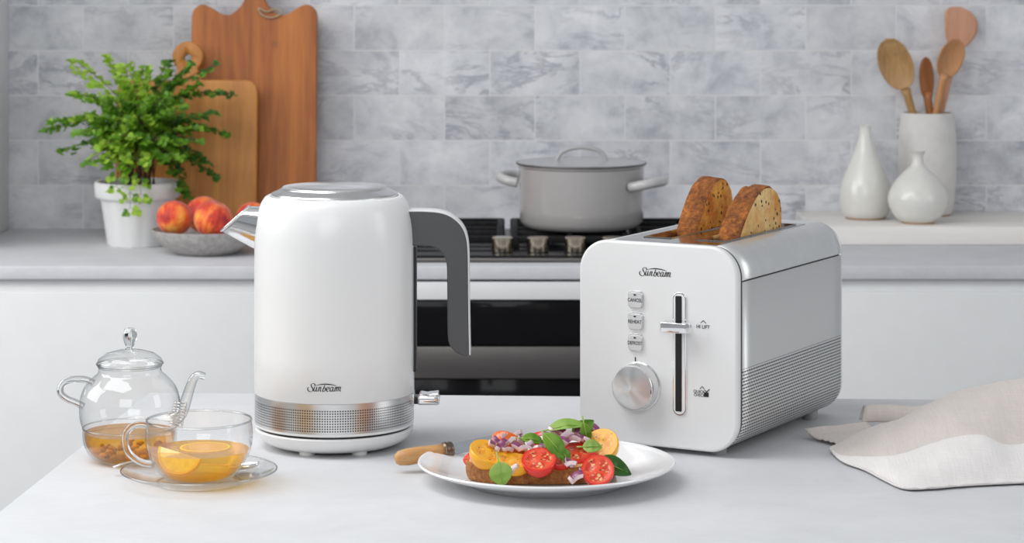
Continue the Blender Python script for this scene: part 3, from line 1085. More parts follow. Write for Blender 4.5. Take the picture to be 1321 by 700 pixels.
for k in range(14):
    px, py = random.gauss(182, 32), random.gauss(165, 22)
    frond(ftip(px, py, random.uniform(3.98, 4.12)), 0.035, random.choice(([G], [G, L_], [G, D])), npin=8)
for px, py in ((168, 268), (182, 250), (150, 240)):
    frond(ftip(px, py, 3.985), 0.085, [L_, G], size=0.0095, npin=6, origin=Vector((-0.01, -0.03, 0.09)), spread=0.014)

# ------------------------------------------------------------------ bowl of peaches
BX, BY = at(266, 0, 3.965).x, 3.965
bo = thing('fruit_bowl', 'shallow grey stoneware bowl holding peaches behind the kettle spout', 'bowl', (BX, BY, TOP))
lathe('body', [(0, 0.0), (0.044, 0.0), (0.048, 0.002), (0.066, 0.012), (0.078, 0.024), (0.0845, 0.037), (0.0845, 0.0385), (0.082, 0.0385), (0.076, 0.027), (0.062, 0.015), (0.045, 0.008), (0, 0.006)], 'bowl', bo, 64, sharp=60)


def peach(label, c, r, rot, tint=None):
    bm = bmesh.new()
    bmesh.ops.create_uvsphere(bm, u_segments=40, v_segments=24, radius=r)
    for v in bm.verts:
        p = v.co.normalized()
        a = math.atan2(p.y, p.x)
        g = math.exp(-(a / 0.16) ** 2) * 0.055 * (1 - abs(p.z) ** 3)
        pole = math.exp(-((1 - abs(p.z)) / 0.03)) * 0.13
        v.co = p * r * (1 - g - pole * (1 if p.z > 0 else 0.3))
        v.co.z *= 0.95
    o = obj('peach', bm, 'peach')
    o.location = c
    o.rotation_euler = rot
    tag(o, label, 'fruit', 'peaches in the stoneware bowl')
    return o


peach('leftmost orange red peach in the stoneware bowl', at(225, 281, 3.935), 0.0280, (0.5, 0.2, 2.4))
peach('large red peach with yellow streak, front middle of the bowl', at(275, 283, 3.915), 0.0300, (-0.35, 0.25, -1.2))
peach('red peach nearest the kettle spout in the stoneware bowl', at(326, 282, 3.955), 0.0265, (0.2, -0.5, 1.5))
peach('dark red peach behind the others in the stoneware bowl', at(262, 276, 3.997), 0.0285, (0.9, 0.1, 4.0))

# ------------------------------------------------------------------ island
al = rad(-2.9)
C0 = Vector((-0.384, 2.7095))
ex = Vector((math.cos(al), math.sin(al)))
ey = Vector((-math.sin(rad(-4.3)), math.cos(rad(-4.3))))
# ey points away from the viewer; the slab runs towards it
cor = [C0, C0 + ex * 1.75, C0 + ex * 1.75 - ey * 1.15, C0 - ey * 1.15]
bm = bmesh.new()
lo = [bm.verts.new((p.x, p.y, TOP - 0.04)) for p in cor]
hi = [bm.verts.new((p.x, p.y, TOP)) for p in cor]
bm.faces.new(lo); bm.faces.new(hi)
for i in range(4):
    j = (i + 1) % 4
    bm.faces.new((lo[i], lo[j], hi[j], hi[i]))
isl = thing('kitchen_island', 'pale grey stone kitchen island the kettle and toaster stand on', 'kitchen island', (0, 0, 0))
o = obj('worktop', bm, 'stone', isl); bevel(o, 0.002, 2)
bm = bmesh.new()
cin = [C0 + ex * 0.03 - ey * 0.03, C0 + ex * 1.72 - ey * 0.03, C0 + ex * 1.72 - ey * 1.12, C0 + ex * 0.03 - ey * 1.12]
lo = [bm.verts.new((p.x, p.y, 0)) for p in cin]
hi = [bm.verts.new((p.x, p.y, TOP - 0.04)) for p in cin]
bm.faces.new(lo); bm.faces.new(hi)
for i in range(4):
    j = (i + 1) % 4
    bm.faces.new((lo[i], lo[j], hi[j], hi[i]))
obj('base', bm, 'cab', isl, smooth=False)

# ------------------------------------------------------------------ logo lettering
LOGO = [
    [(388, 192), (410, 176), (398, 148), (362, 138), (328, 158), (330, 200), (358, 238), (356, 284), (320, 306), (276, 296), (250, 258), (260, 224), (282, 218)],
    [(398, 205), (380, 268), (392, 292), (418, 282), (442, 212)], [(445, 205), (428, 278), (442, 291), (456, 280)],
    [(497, 205), (470, 295)], [(478, 262), (506, 211), (528, 216), (512, 276), (526, 291), (540, 280)],
    [(608, 165), (566, 276), (590, 298), (620, 262), (614, 218), (586, 232)],
    [(646, 258), (692, 236), (686, 206), (656, 216), (640, 264), (662, 295), (702, 278)],
    [(778, 218), (748, 205), (714, 250), (724, 291), (752, 280), (780, 212)], [(780, 208), (762, 276), (776, 291), (790, 280)],
    [(826, 205), (800, 295)], [(808, 258), (836, 209), (852, 216), (834, 293)], [(842, 255), (870, 209), (888, 216), (868, 293)],
    [(876, 255), (904, 207), (926, 216), (908, 276), (920, 290), (932, 280)],
]


def logo(parent, mapf, name='logo', mat='ink'):
    """mapf(a,b) -> point; a,b run in logo widths from the centre"""
    vs, fs = [], []

    def ribbon(pts, wfun):
        n = len(pts)
        b0 = len(vs)
        for i, p in enumerate(pts):
            q0 = pts[max(0, i - 1)]; q1 = pts[min(n - 1, i + 1)]
            dx, dy = q1[0] - q0[0], q1[1] - q0[1]
            l = math.hypot(dx, dy) or 1
            w = wfun(i / (n - 1), math.atan2(dy, dx))
            nx, ny = -dy / l * w, dx / l * w
            for s in (-1, 1):
                vs.append(mapf((p[0] + nx * s - 590) / 690, (235 - p[1] - ny * s) / 690))
        for i in range(n - 1):
            a = b0 + 2 * i
            fs.append((a, a + 1, a + 3, a + 2))
    for st in LOGO:
        pts = spline(st, 5)
        ribbon(pts, lambda t, a: 3.4 + 7.2 * abs(math.sin(a - rad(-18))) ** 1.3)
    arc = spline([(415, 180), (500, 158), (600, 146), (700, 152), (790, 165), (850, 184)], 5)
    ribbon(arc, lambda t, a: 1.5 + 9 * math.sin(PI * t))
    return raw(name, vs, fs, mat, parent, smooth=False)


def text_mesh(s, size, name, parent, mapf, mat='ink', xs=1.0):
    cu = bpy.data.curves.new('t', 'FONT')
    cu.body = s; cu.size = size; cu.align_x = 'CENTER'; cu.align_y = 'CENTER'; cu.offset = size * 0.012
    to = bpy.data.objects.new('t', cu)
    COL.objects.link(to)
    bpy.context.view_layer.update()
    me = bpy.data.meshes.new_from_object(to.evaluated_get(bpy.context.evaluated_depsgraph_get()))
    bpy.data.objects.remove(to)
    for v in me.vertices:
        v.co = mapf(v.co.x * xs, v.co.y)
    me.name = name
    me.materials.clear()
    return link(name, me, mat, parent, smooth=False)


# ------------------------------------------------------------------ kettle
KX, KY = at(431.5, 0, 2.42).x, 2.42
KS = 2.42 / FPX


def kx(px): return (px - 431.5) * KS


def kz(py): return (573.6 - py) * KS


kt = thing('electric_kettle', 'tall white electric kettle with grey handle and perforated steel band', 'kettle', (KX, KY, TOP))
base = lathe('power_base', [(0, 0.0022), (0.050, 0.0022), (0.0605, 0.0035), (0.0685, 0.0075), (0.0735, 0.0130), (0.0748, 0.0175), (0.0738, 0.0185), (0, 0.0185)], 'enamelwhite', kt, 96, sharp=50)
for a in (-115, -60, 60, 120, 180):
    lathe('foot', [(0, 0), (0.007, 0), (0.0075, 0.001), (0.0075, 0.0045), (0, 0.0045)], 'plasticwhite', base, 20, loc=(0.052 * math.cos(rad(a)), 0.052 * math.sin(rad(a)), 0))
lathe('base_gap', [(0, 0.0184), (0.0718, 0.0184), (0.0718, 0.0215), (0, 0.0215)], 'black', kt, 80)
lathe('lower_rim', [(0, 0.0205), (0.0735, 0.0205), (0.0748, 0.0213), (0.0750, 0.0235), (0, 0.0235)], 'enamelwhite', kt, 96)
lathe('steel_band', [(0.070, 0.0234), (0.0752, 0.0234), (0.0752, 0.0510), (0.070, 0.0510)], 'dots', kt, 128)
body = [(0.070, 0.0509), (0.0746, 0.0509), (0.0754, 0.0518), (0.0755, 0.09), (0.0755, 0.15), (0.0754, 0.195), (0.0749, 0.205), (0.0737, 0.214), (0.0716, 0.223), (0.0688, 0.230), (0.0655, 0.2348), (0.0625, 0.2365), (0.0605, 0.2360), (0.0600, 0.232), (0, 0.232)]
lathe('body', body, 'enamelwhite', kt, 128, sharp=45)
kl = lathe('lid', [(0.0598, 0.2325), (0.0600, 0.2372), (0.0592, 0.2385), (0.0560, 0.2400), (0.0505, 0.2425), (0.0500, 0.2433), (0.0490, 0.2440)], 'steelbright', kt, 96, sharp=25)
lathe('lid_disc', [(0.0491, 0.2438), (0.0486, 0.2446), (0.030, 0.2454), (0.012, 0.2458), (0, 0.2459)], 'radial', kl, 128, sharp=0)
# spout
rows = []
nsp = 32
for t in [i / 8 for i in range(9)]:
    ring = []
    for k in range(nsp):
        a = 2 * PI * k / nsp
        c, s_ = math.cos(a), math.sin(a)
        # opening curve: tip (285,298) to top (321,266)
        f = (c + 1) / 2           # 1 at top, 0 at the low tip
        wid_o = 0.0155 * abs(s_) ** 0.9 * (0.55 + 0.65 * f)
        po = Vector((kx(285 + 36 * f), math.copysign(wid_o, s_), kz(298 - 32 * f)))
        wid_b = 0.024 * abs(s_) ** 0.8 * (0.55 + 0.55 * f)
        pb = Vector((kx(326 + 14 * f) + 0.006, math.copysign(wid_b, s_), kz(324 - 58 * f)))
        ring.append(po.lerp(pb, t))
    rows.append(ring)
vs = [p for r in rows for p in r]
fs = [(i * nsp + k, i * nsp + (k + 1) % nsp, (i + 1) * nsp + (k + 1) % nsp, (i + 1) * nsp + k) for i in range(8) for k in range(nsp)]
spo = raw('spout', vs, fs, 'chrome', kt, recalc=True)
solid(spo, 0.0010, -1)
tube('spout_rim', rows[0], 0.0011, 'chrome', spo, 6, closed=True)
# handle
outer_px = [(524, 271), (545, 271), (562, 272), (576, 275), (588, 282), (597, 292), (602, 305), (604, 322), (604.5, 350), (605, 400), (606, 455)]
inner_px = [(603, 457.5), (594, 455), (586, 450), (580, 441), (578, 428), (577.5, 390), (577, 350), (576, 336), (571, 325), (562, 318), (548, 315.5), (524, 315)]
outr = spline(outer_px, 3)
hpoly = [(kx(x), kz(y)) for x, y in outr + spline(inner_px, 3)]
prism('handle', hpoly, -0.0125, 0.0125, 'handlegrey', kt, 0.0015, 3)
tv = []
o_out = [(kx(x), kz(y)) for x, y in outr]
cnt = len(o_out)
vs, fs = [], []
for i, (x, z) in enumerate(o_out):
    a = o_out[max(0, i - 1)]; b_ = o_out[min(cnt - 1, i + 1)]
    dx, dz = b_[0] - a[0], b_[1] - a[1]
    l = math.hypot(dx, dz)
    nx, nz = -dz / l, dx / l          # outward (left of travel)
    for (off, yy) in ((-0.0004, -0.0127), (0.0002, -0.0129), (0.0011, -0.0115), (0.0011, 0.0115), (0.0002, 0.0129), (-0.0004, 0.0127)):
        vs.append((x + nx * off, yy, z + nz * off))
for i in range(cnt - 1):
    for k in range(6):
        l2 = (k + 1) % 6
        fs.append((i * 6 + k, i * 6 + l2, (i + 1) * 6 + l2, (i + 1) * 6 + k))
fs.append(tuple(range(6))); fs.append(tuple((cnt - 1) * 6 + k for k in range(6)))
raw('handle_trim', vs, fs, 'trimgrey', kt, recalc=True).data.set_sharp_from_angle(angle=rad(40))
# water gauge strip beneath the handle
prism('water_gauge', rrect(0.0745, 0.0778, kz(478), kz(318), 0.0012, 3), -0.008, 0.008, 'black', kt, 0.0006, 2)
# switch
sw = thing('switch', '', '')
for k in ('label', 'category'):
    del sw[k]
sw.parent = kt
o = box('paddle', kx(539), kx(567.5), -0.012, 0.008, kz(520), kz(508), 'chrome', sw, 0.0022, 3)
o = prism('ridge', [(kx(540), kz(508.6)), (kx(543), kz(505)), (kx(551), kz(506.5)), (kx(558), kz(505.5)), (kx(566), kz(504.5)), (kx(567), kz(508.6))], -0.011, 0.007, 'chrome', sw, 0.0008, 2)
box('bracket', kx(526), kx(541), -0.010, 0.008, kz(519), kz(510), 'black', sw, 0.001)
box('collar', kx(520), kx(535), -0.016, 0.014, kz(521), kz(503.5), 'steelbright', sw, 0.002)


def kmap(ac, zc, w):
    def f(a, b_):
        th = ac + a * w / 0.0757
        return Vector((0.0758 * math.sin(th), -0.0758 * math.cos(th), zc + b_ * w))
    return f


logo(kt, kmap(math.asin((425.5 - 431.5) * KS / 0.0757), 0.0625 + 0.0035, 0.0312))

# ------------------------------------------------------------------ toaster
TW, TL, TH = 0.1635, 0.262, 0.190
U = Vector((0.875, -0.485, 0)).normalized()
V = Vector((0.485, 0.875, 0)).normalized()
A0 = Vector((0.0636, 2.425, TOP))
tc_ = A0 + U * (TW / 2) + V * (TL / 2)
FT = 0.0045
to = thing('toaster', 'white and silver two slice toaster with slices of toast popping up', 'toaster', tuple(tc_), math.atan2(U.y, U.x))


def face(px, py, v=0.0):
    """pixel on the front face (offset v in depth) -> local (x, z)"""
    k = (px - 660.5) / FPX
    # (A+U u+V v).x = k (A+U u+V v).y
    u = (k * (A0.y + V.y * v) - (A0.x + V.x * v)) / (U.x - k * U.y)
    p = A0 + U * u + V * v
    z = CAMZ - (py + 60) * p.y / FPX - TOP
    return u - TW / 2, z


x0, x1 = -TW / 2, TW / 2
y0, y1 = -TL / 2, TL / 2
Z0, Z1 = FT, TH + FT
RC = 0.029
prism('front_panel', rrect(x0, x1, Z0, Z1, RC, 12), y0, y0 + 0.010, 'enamelwhite', to, 0.0028, 4)
prism('front_trim', rrect(x0 + 0.0006, x1 - 0.0006, Z0 + 0.0006, Z1 - 0.0006, RC, 12), y0 + 0.0101, y0 + 0.0125, 'steel', to)
prism('rear_panel', rrect(x0 + 0.0004, x1 - 0.0004, Z0 + 0.0004, Z1 - 0.0004, RC, 12), y1 - 0.008, y1, 'topcover', to, 0.0050, 5)
SEAM = 0.158 + FT
full = rrect(x0 + 0.0010, x1 - 0.0010, Z0 + 0.001, Z1 - 0.001, RC, 12)
lower = [p for p in full if p[1] < SEAM - 0.0006]
# shell: lower U
lp = [(x1 - 0.001, SEAM - 0.0009)] + [p for p in full if p[1] < SEAM and p[0] > 0][::1] + []
up_r = [p for p in full if p[1] < SEAM]
# order: start right seam, go down right side, along the bottom, up the left
rr = sorted([p for p in up_r if p[0] > 0], key=lambda p: (-p[1], p[0]))
ll = sorted([p for p in up_r if p[0] <= 0], key=lambda p: (p[1], -p[0]))
lowline = [(x1 - 0.001, SEAM - 0.0009)] + rr + ll + [(x0 + 0.001, SEAM - 0.0009)]
ya, yb = y0 + 0.0124, y1 - 0.0060


def strip(name, line, mat, parent, ya, yb, n=12, yr=None):
    vs, fs = [], []
    ys = [ya + (yb - ya) * i / n for i in range(n + 1)]
    for (x, z) in line:
        for y in ys:
            vs.append((x, y, z))
    m = len(ys)
    for i in range(len(line) - 1):
        for j in range(m - 1):
            fs.append((i * m + j, i * m + j + 1, (i + 1) * m + j + 1, (i + 1) * m + j))
    o = raw(name, vs, fs, mat, parent, recalc=True)
    o.data.set_sharp_from_angle(angle=rad(40))
    return o


o = strip('side_shell', lowline, 'vents', to, ya, yb)
solid(o, 0.0012, 0)
prism('seam', [(x0 + 0.0022, SEAM - 0.003), (x1 - 0.0022, SEAM - 0.003), (x1 - 0.0022, SEAM + 0.003), (x0 + 0.0022, SEAM + 0.003)], ya, yb, 'black', to)
# top cover wraps over with an opening for the top plate
PXL, PXR = x0 + 0.034, x1 - 0.0275
PYA, PYB = y0 + 0.0125, y0 + 0.226
arc_l = [p for p in full if p[1] > SEAM + 0.0005 and p[0] < x0 + RC + 0.001]
arc_r = [p for p in full if p[1] > SEAM + 0.0005 and p[0] > x1 - RC - 0.001]
arc_l = sorted(arc_l, key=lambda p: p[1]); arc_r = sorted(arc_r, key=lambda p: -p[1])
zt = Z1 - 0.001
line = [(x0 + 0.001, SEAM + 0.0005)] + arc_l + [(PXL, zt)] + [(PXL + (PXR - PXL) * k / 4, zt) for k in (1, 2, 3)] + [(PXR, zt)] + arc_r + [(x1 - 0.001, SEAM + 0.0005)]
ys = [ya + (PYB - ya) * i / 8 for i in range(9)] + [PYB + (yb - PYB) * i / 3 for i in (1, 2, 3)]
vs, fs = [], []
for x, z in line:
    for y in ys:
        vs.append((x, y, z))
m_ = len(ys)
iL = line.index((PXL, zt)); iR = line.index((PXR, zt))
for i in range(len(line) - 1):
    for j in range(m_ - 1):
        if iL <= i < iR and j < 8:
            continue
        fs.append((i * m_ + j, i * m_ + j + 1, (i + 1) * m_ + j + 1, (i + 1) * m_ + j))
o = raw('top_cover', vs, fs, 'topcover', to, recalc=True)
o.data.set_sharp_from_angle(angle=rad(40))
solid(o, 0.0010, 0)
# top plate with two slots
SL = [(x0 + 0.0485, x0 + 0.0775), (x0 + 0.1040, x0 + 0.1330)]
SYA, SYB = y0 + 0.040, y0 + 0.212
xs = sorted([PXL - 0.001, PXR + 0.001] + [a for s in SL for a in s])
yss = [PYA - 0.0005, SYA, SYB, PYB + 0.001]
vs = [(x, y, zt + 0.0004) for x in xs for y in yss]
fs = []
for i in range(5):
    for j in range(3):
        if i in (1, 3) and j == 1:
            continue
        fs.append((i * 4 + j, (i + 1) * 4 + j, (i + 1) * 4 + j + 1, i * 4 + j + 1))
o = raw('top_plate', vs, fs, 'plate_steel', to, smooth=False)
solid(o, 0.0012, 0)
for a, b_ in SL:
    vs = []
    zb = zt - 0.125
    ins = 0.003
    for (x, y) in ((a, SYA), (b_, SYA), (b_, SYB), (a, SYB)):
        vs.append((x, y, zt + 0.0018))
    for (x, y) in ((a, SYA), (b_, SYA), (b_, SYB), (a, SYB)):
        sx_ = 1 if x == a else -1; sy_ = 1 if y == SYA else -1
        vs.append((x + sx_ * ins, y + sy_ * ins, zt - 0.016))
    for (x, y) in ((a, SYA), (b_, SYA), (b_, SYB), (a, SYB)):
        sx_ = 1 if x == a else -1; sy_ = 1 if y == SYA else -1
        vs.append((x + sx_ * ins * 0.5, y + sy_ * ins, zb))
    fs = []
    for l in (0, 4):
        for k in range(4):
            fs.append((l + k, l + (k + 1) % 4, l + 4 + (k + 1) % 4, l + 4 + k))
    fs.append((8, 9, 10, 11))
    sl = raw('slot_liner', vs, fs, ['liner', 'black'], to, smooth=False, mi=[0] * 4 + [1] * 5)
    solid(sl, 0.0006, 0)
for (fx, fy) in ((x0 + 0.03, y0 + 0.03), (x1 - 0.028, y0 + 0.020), (x0 + 0.03, y1 - 0.03), (x1 - 0.022, y1 - 0.035)):
    lathe('foot', [(0, 0), (0.007, 0), (0.0078, 0.001), (0.0080, FT + 0.0045), (0, FT + 0.0045)], 'footgrey', to, 24, loc=(fx, fy, 0))

# buttons
def fmap(cx, cz, y=None, w=1.0):
    yy = (y0 - 0.0003) if y is None else y
    return lambda a, b_: Vector((cx + a * w, yy, cz + b_ * w))


for (py, word) in ((386.2, 'CANCEL'), (414, 'REHEAT'), (441.5, 'DEFROST')):
    cx, cz = face(820.8, py)
    prism('button_bezel', rrect(cx - 0.0081, cx + 0.0081, cz - 0.0083, cz + 0.0083, 0.0042, 6), y0 - 0.0012, y0 + 0.001, 'steelbright', to, 0.0004, 2)
    bt = prism('button', rrect(cx - 0.0071, cx + 0.0071, cz - 0.0073, cz + 0.0073, 0.0036, 6), y0 - 0.0030, y0 + 0.001, 'button', to, 0.0006, 2)
    text_mesh(word, 0.0046, 'lettering', bt, fmap(cx, cz - 0.0003, y0 - 0.0032), xs=0.78 if len(word) > 6 else 0.86)
    raw('indicator', [(cx - 0.0012, y0 - 0.0032, cz + 0.0040), (cx + 0.0012, y0 - 0.0032, cz + 0.0040), (cx + 0.0012, y0 - 0.0032, cz + 0.0054), (cx - 0.0012, y0 - 0.0032, cz + 0.0054)], [(0, 1, 2, 3)], 'black', bt, False)
cx, cz = face(845, 352)
logo(to, fmap(cx, cz, None, 0.0325))
# dial
cx, cz = face(824.5, 497.5)
dl = bpy.data.objects.new('dial', None); COL.objects.link(dl); dl.parent = to; dl.location = (cx, y0, cz)
R = 0.0218


def ylathe(name, prof, mat, parent, seg=96, sharp=30):
    vs, fs = lathe_data(prof, seg)
    vs = [(x, -z, y) for x, y, z in vs]
    bm = bmesh.new()
    bv = [bm.verts.new(v) for v in vs]
    for f in fs:
        bm.faces.new([bv[i] for i in f])
    bmesh.ops.remove_doubles(bm, verts=bm.verts, dist=1e-6)
    o = obj(name, bm, mat, parent)
    if sharp:
        o.data.set_sharp_from_angle(angle=rad(sharp))
    return o


ylathe('dial_side', [(0, -0.001), (R + 0.001, -0.001), (R + 0.0010, 0.002), (R, 0.003), (R - 0.0006, 0.0145), (R - 0.0012, 0.0155), (0, 0.0154)], 'steelbright', dl)
ylathe('dial_face', [(R - 0.0013, 0.0155), (R - 0.0022, 0.0158), (0, 0.0158)], 'radialy', dl, sharp=0)
a = rad(-8)
raw('dial_mark', [(R * 0.9, -0.0160, -0.0035), (R * 0.93, -0.0160, -0.0035), (R * 0.93, -0.0160, 0.0), (R * 0.9, -0.0160, 0.0)], [(0, 1, 2, 3)], 'black', dl, False)
cx, cz = face(819.8, 463)
raw('dial_pointer', [(cx - 0.0006, y0 - 0.0003, cz - 0.0020), (cx + 0.0006, y0 - 0.0003, cz - 0.0020), (cx + 0.0006, y0 - 0.0003, cz + 0.0020), (cx - 0.0006, y0 - 0.0003, cz + 0.0020)], [(0, 1, 2, 3)], 'ink', to, False)
# lever track
cxa, cza = face(868.3, 376); cxb, _ = face(886, 376); _, czb = face(877, 536)
prism('lever_track', rrect(cxa, cxb, czb, cza, (cxb - cxa) / 2 - 0.0002, 8), y0 - 0.0012, y0 + 0.001, 'chrome', to, 0.0005, 2)
cxa2, _ = face(869.8, 376); cxb2, _ = face(884.5, 376)
prism('track_inlay', rrect(cxa2, cxb2, czb + 0.0015, cza - 0.0015, (cxb2 - cxa2) / 2 - 0.0002, 8), y0 - 0.0018, y0 + 0.001, 'plasticwhite', to, 0.0003, 2)
dxa, dza = face(872.5, 381); dxb, _ = face(880.6, 381); _, dzb = face(877, 530)
prism('lever_slot', rrect(dxa, dxb, dzb, dza, 0.001, 3), y0 - 0.0022, y0 + 0.001, 'black', to)
lx, lz = face(878.5, 419)
lv = bpy.data.objects.new('lever', None); COL.objects.link(lv); lv.parent = to; lv.location = (lx, y0, lz)
box('stalk', -0.0026, 0.0026, -0.012, 0.0, -0.0035, 0.0035, 'black', lv, 0.0005)
lvp = [(-0.0135, -0.0165), (-0.0125, -0.0185), (0.006, -0.0185), (0.0125, -0.0165), (0.0150, -0.0135), (0.0150, -0.0085), (0.012, -0.0075), (-0.0125, -0.0075), (-0.0135, -0.009)]
bm = bmesh.new()
a1 = [bm.verts.new((x, y, -0.0052)) for x, y in lvp]
a2 = [bm.verts.new((x, y, 0.0042)) for x, y in lvp]
bm.faces.new(a1); bm.faces.new(a2)
for i in range(len(lvp)):
    j = (i + 1) % len(lvp)
    bm.faces.new((a1[i], a1[j], a2[j], a2[i]))
bevel(obj('grip', bm, 'chrome', lv), 0.0009, 3)
# markings
cx, cz = face(907, 421.5)
text_mesh('HI LIFT', 0.0047, 'lettering', to, fmap(cx, cz), xs=0.95)


def caret(cx, cz, w=0.0028):
    vs = [(cx - w, cz - 0.0011), (cx, cz + 0.0013), (cx + w, cz - 0.0011), (cx + w, cz - 0.0019), (cx, cz + 0.0004), (cx - w, cz - 0.0019)]
    raw('arrow_mark', [(x, y0 - 0.0003, z) for x, z in vs], [(0, 1, 4, 5), (1, 2, 3, 4)], 'ink', to, False)


cx, cz = face(907.5, 414.5); caret(cx, cz)
cx, cz = face(906, 499.5); caret(cx, cz, 0.0024)
cx, cz = face(902, 505); text_mesh('QUICK', 0.0038, 'lettering', to, fmap(cx, cz), xs=0.98)
cx, cz = face(902.5, 509.5); text_mesh('CHECK', 0.0038, 'lettering', to, fmap(cx, cz), xs=0.92)
cx, cz = face(911.5, 507.5)
raw('check_icon', [(cx + a, y0 - 0.0003, cz + b_) for a, b_ in ((-0.0026, -0.003), (0.0022, -0.003), (0.0022, 0.0012), (-0.0026, 0.0012),
    (-0.0022, 0.0034), (-0.0012, 0.0034), (0.0, 0.0020), (0.0028, 0.0046), (0.0034, 0.0040), (0.0, 0.0008))],
    [(0, 1, 2, 3), (4, 5, 6, 9), (6, 7, 8, 9)], 'ink', to, False)


# toast slices in the slots
def toast(label, ux, va, vb, ztop, crumbm, peak, tilt, th=0.0225):
    """dome slice standing in a slot, local toaster coordinates"""
    zbot = zt - 0.095
    L = vb - va
    vs_, n = [], 46
    outl = []
    H = ztop - zt
    # below the slot line straight, above a skewed dome
    outl.append((va + 0.002, zbot)); outl.append((va + 0.0, zt - 0.02))
    ctl = [(0.0, -0.12), (0.02, 0.08), (0.14, 0.38), (0.28, 0.66), (0.44, 0.89), (0.58, 0.99), (0.70, 1.0), (0.85, 0.90), (0.96, 0.66), (1.0, 0.30), (1.0, -0.12)]
    for (fv, fz) in spline(ctl, 5):
        outl.append((va + fv * L, zt + fz * H))
    outl.append((vb, zt - 0.02)); outl.append((vb - 0.002, zbot))
    o = thing('toast_slice', label, 'toast', tuple(tc_), math.atan2(U.y, U.x), 'toast slices in the toaster')
    vcen = (va + vb) / 2; zcen = zt + 0.01
    m = len(outl)

    def ring(x, k, seed):
        r = []
        for i, (v, z) in enumerate(outl):
            nn = (mnoise.noise(Vector((v * 90, z * 90, seed + x * 40))) * 0.0022 + mnoise.noise(Vector((v * 300, z * 300, seed + x * 300))) * 0.0010)
            r.append((x + mnoise.noise(Vector((v * 60, z * 60, seed))) * 0.0008, vcen + (v - vcen) * k + nn, zcen + (z - zcen) * k + nn + tilt * 0))
        return r
    xs_ = [(-th / 2, 0.955), (-th / 2 + 0.0018, 0.99), (-th / 3, 1.002), (-th / 6, 1.005), (0, 1.006), (th / 6, 1.005), (th / 3, 1.002), (th / 2 - 0.0018, 0.99), (th / 2, 0.955)]
    vs2, fs2 = [], []
    for x, k in xs_:
        vs2 += [(ux + p[0], p[1], p[2]) for p in ring(x, k, ux * 500)]
    for i in range(len(xs_) - 1):
        for j in range(m):
            l = (j + 1) % m
            fs2.append((i * m + j, i * m + l, (i + 1) * m + l, (i + 1) * m + j))
    cr = raw('crust', vs2, fs2, 'crust', o, recalc=True)
    for s, nm_ in ((-1, 'crumb'), (1, 'crumb')):
        vs3, fs3 = [], []
        rings = [0.957, 0.93, 0.75, 0.5, 0.25]
        for k in rings:
            for i, (v, z) in enumerate(outl):
                bul = 0 if k > 0.95 else 0.0004 + mnoise.noise(Vector((v * k * 130, z * k * 130, 3 + s))) * 0.0005
                vs3.append((ux + s * (th / 2 + bul), vcen + (v - vcen) * k, zcen + (z - zcen) * k))
        vs3.append((ux + s * (th / 2 + 0.0004), vcen, zcen))
        for i in range(len(rings) - 1):
            for j in range(m):
                l = (j + 1) % m
                fs3.append((i * m + j, i * m + l, (i + 1) * m + l, (i + 1) * m + j))
        for j in range(m):
            fs3.append(((len(rings) - 1) * m + j, (len(rings) - 1) * m + (j + 1) % m, len(vs3) - 1))
        raw(nm_, vs3, fs3, crumbm, o, recalc=True)
    return o


toast('taller dark toasted bread slice in the left toaster slot', x0 + 0.0632, y0 + 0.104, y0 + 0.192, zt + 0.049, 'crumb', 0.50, 0)
toast('shorter paler toasted bread slice in the right toaster slot', x0 + 0.1187, y0 + 0.080, y0 + 0.184, zt + 0.044, 'crumbpale', 0.55, 0)

# ------------------------------------------------------------------ glass teapot
PTX, PTY = at(167.5, 0, 2.345).x, 2.345
TS = 2.345 / FPX


def tz(py): return CAMZ - (py + 60) * TS - TOP


tp = thing('glass_teapot', 'clear glass teapot a third full of amber herbal tea', 'teapot', (PTX, PTY, TOP))
op = spline([(0.028, 0.0005), (0.0365, 0.006), (0.0415, 0.015), (0.0430, 0.024), (0.0425, 0.0305), (0.0440, 0.0335), (0.0458, 0.042), (0.0455, 0.056), (0.0415, 0.068), (0.0340, 0.0765), (0.0292, 0.0810), (0.0285, 0.0865)], 5)
lathe('body', [(0, 0.0008), (0.012, 0.0008)] + op, 'glass', tp, 72, sharp=0)
tube('rim', [(0.0285 * math.cos(2 * PI * k / 48), 0.0285 * math.sin(2 * PI * k / 48), 0.0868) for k in range(48)], 0.0010, 'glassrim', tp, 8, closed=True)
tube('waist_ring', [(0.0427 * math.cos(2 * PI * k / 64), 0.0427 * math.sin(2 * PI * k / 64), 0.0308) for k in range(64)], 0.0007, 'glassrim', tp, 6, closed=True)
td = lathe('lid', [(0.0255, 0.084), (0.0262, 0.0875), (0.0302, 0.0882), (0.0302, 0.0898), (0.0285, 0.0935), (0.022, 0.0980), (0.012, 0.1008), (0.004, 0.1020)], 'glass', tp, 64, sharp=0)
tube('lid_rim', [(0.0300 * math.cos(2 * PI * k / 48), 0.0300 * math.sin(2 * PI * k / 48), 0.0890) for k in range(48)], 0.0009, 'glassrim', td, 8, closed=True)
lathe('lid_knob', spline([(0.0, 0.1015), (0.0040, 0.1020), (0.0032, 0.1040), (0.0050, 0.1080), (0.0066, 0.1125), (0.0064, 0.1170), (0.0045, 0.1207), (0.0, 0.1222)], 5), 'solidglass', td, 32, sharp=0)
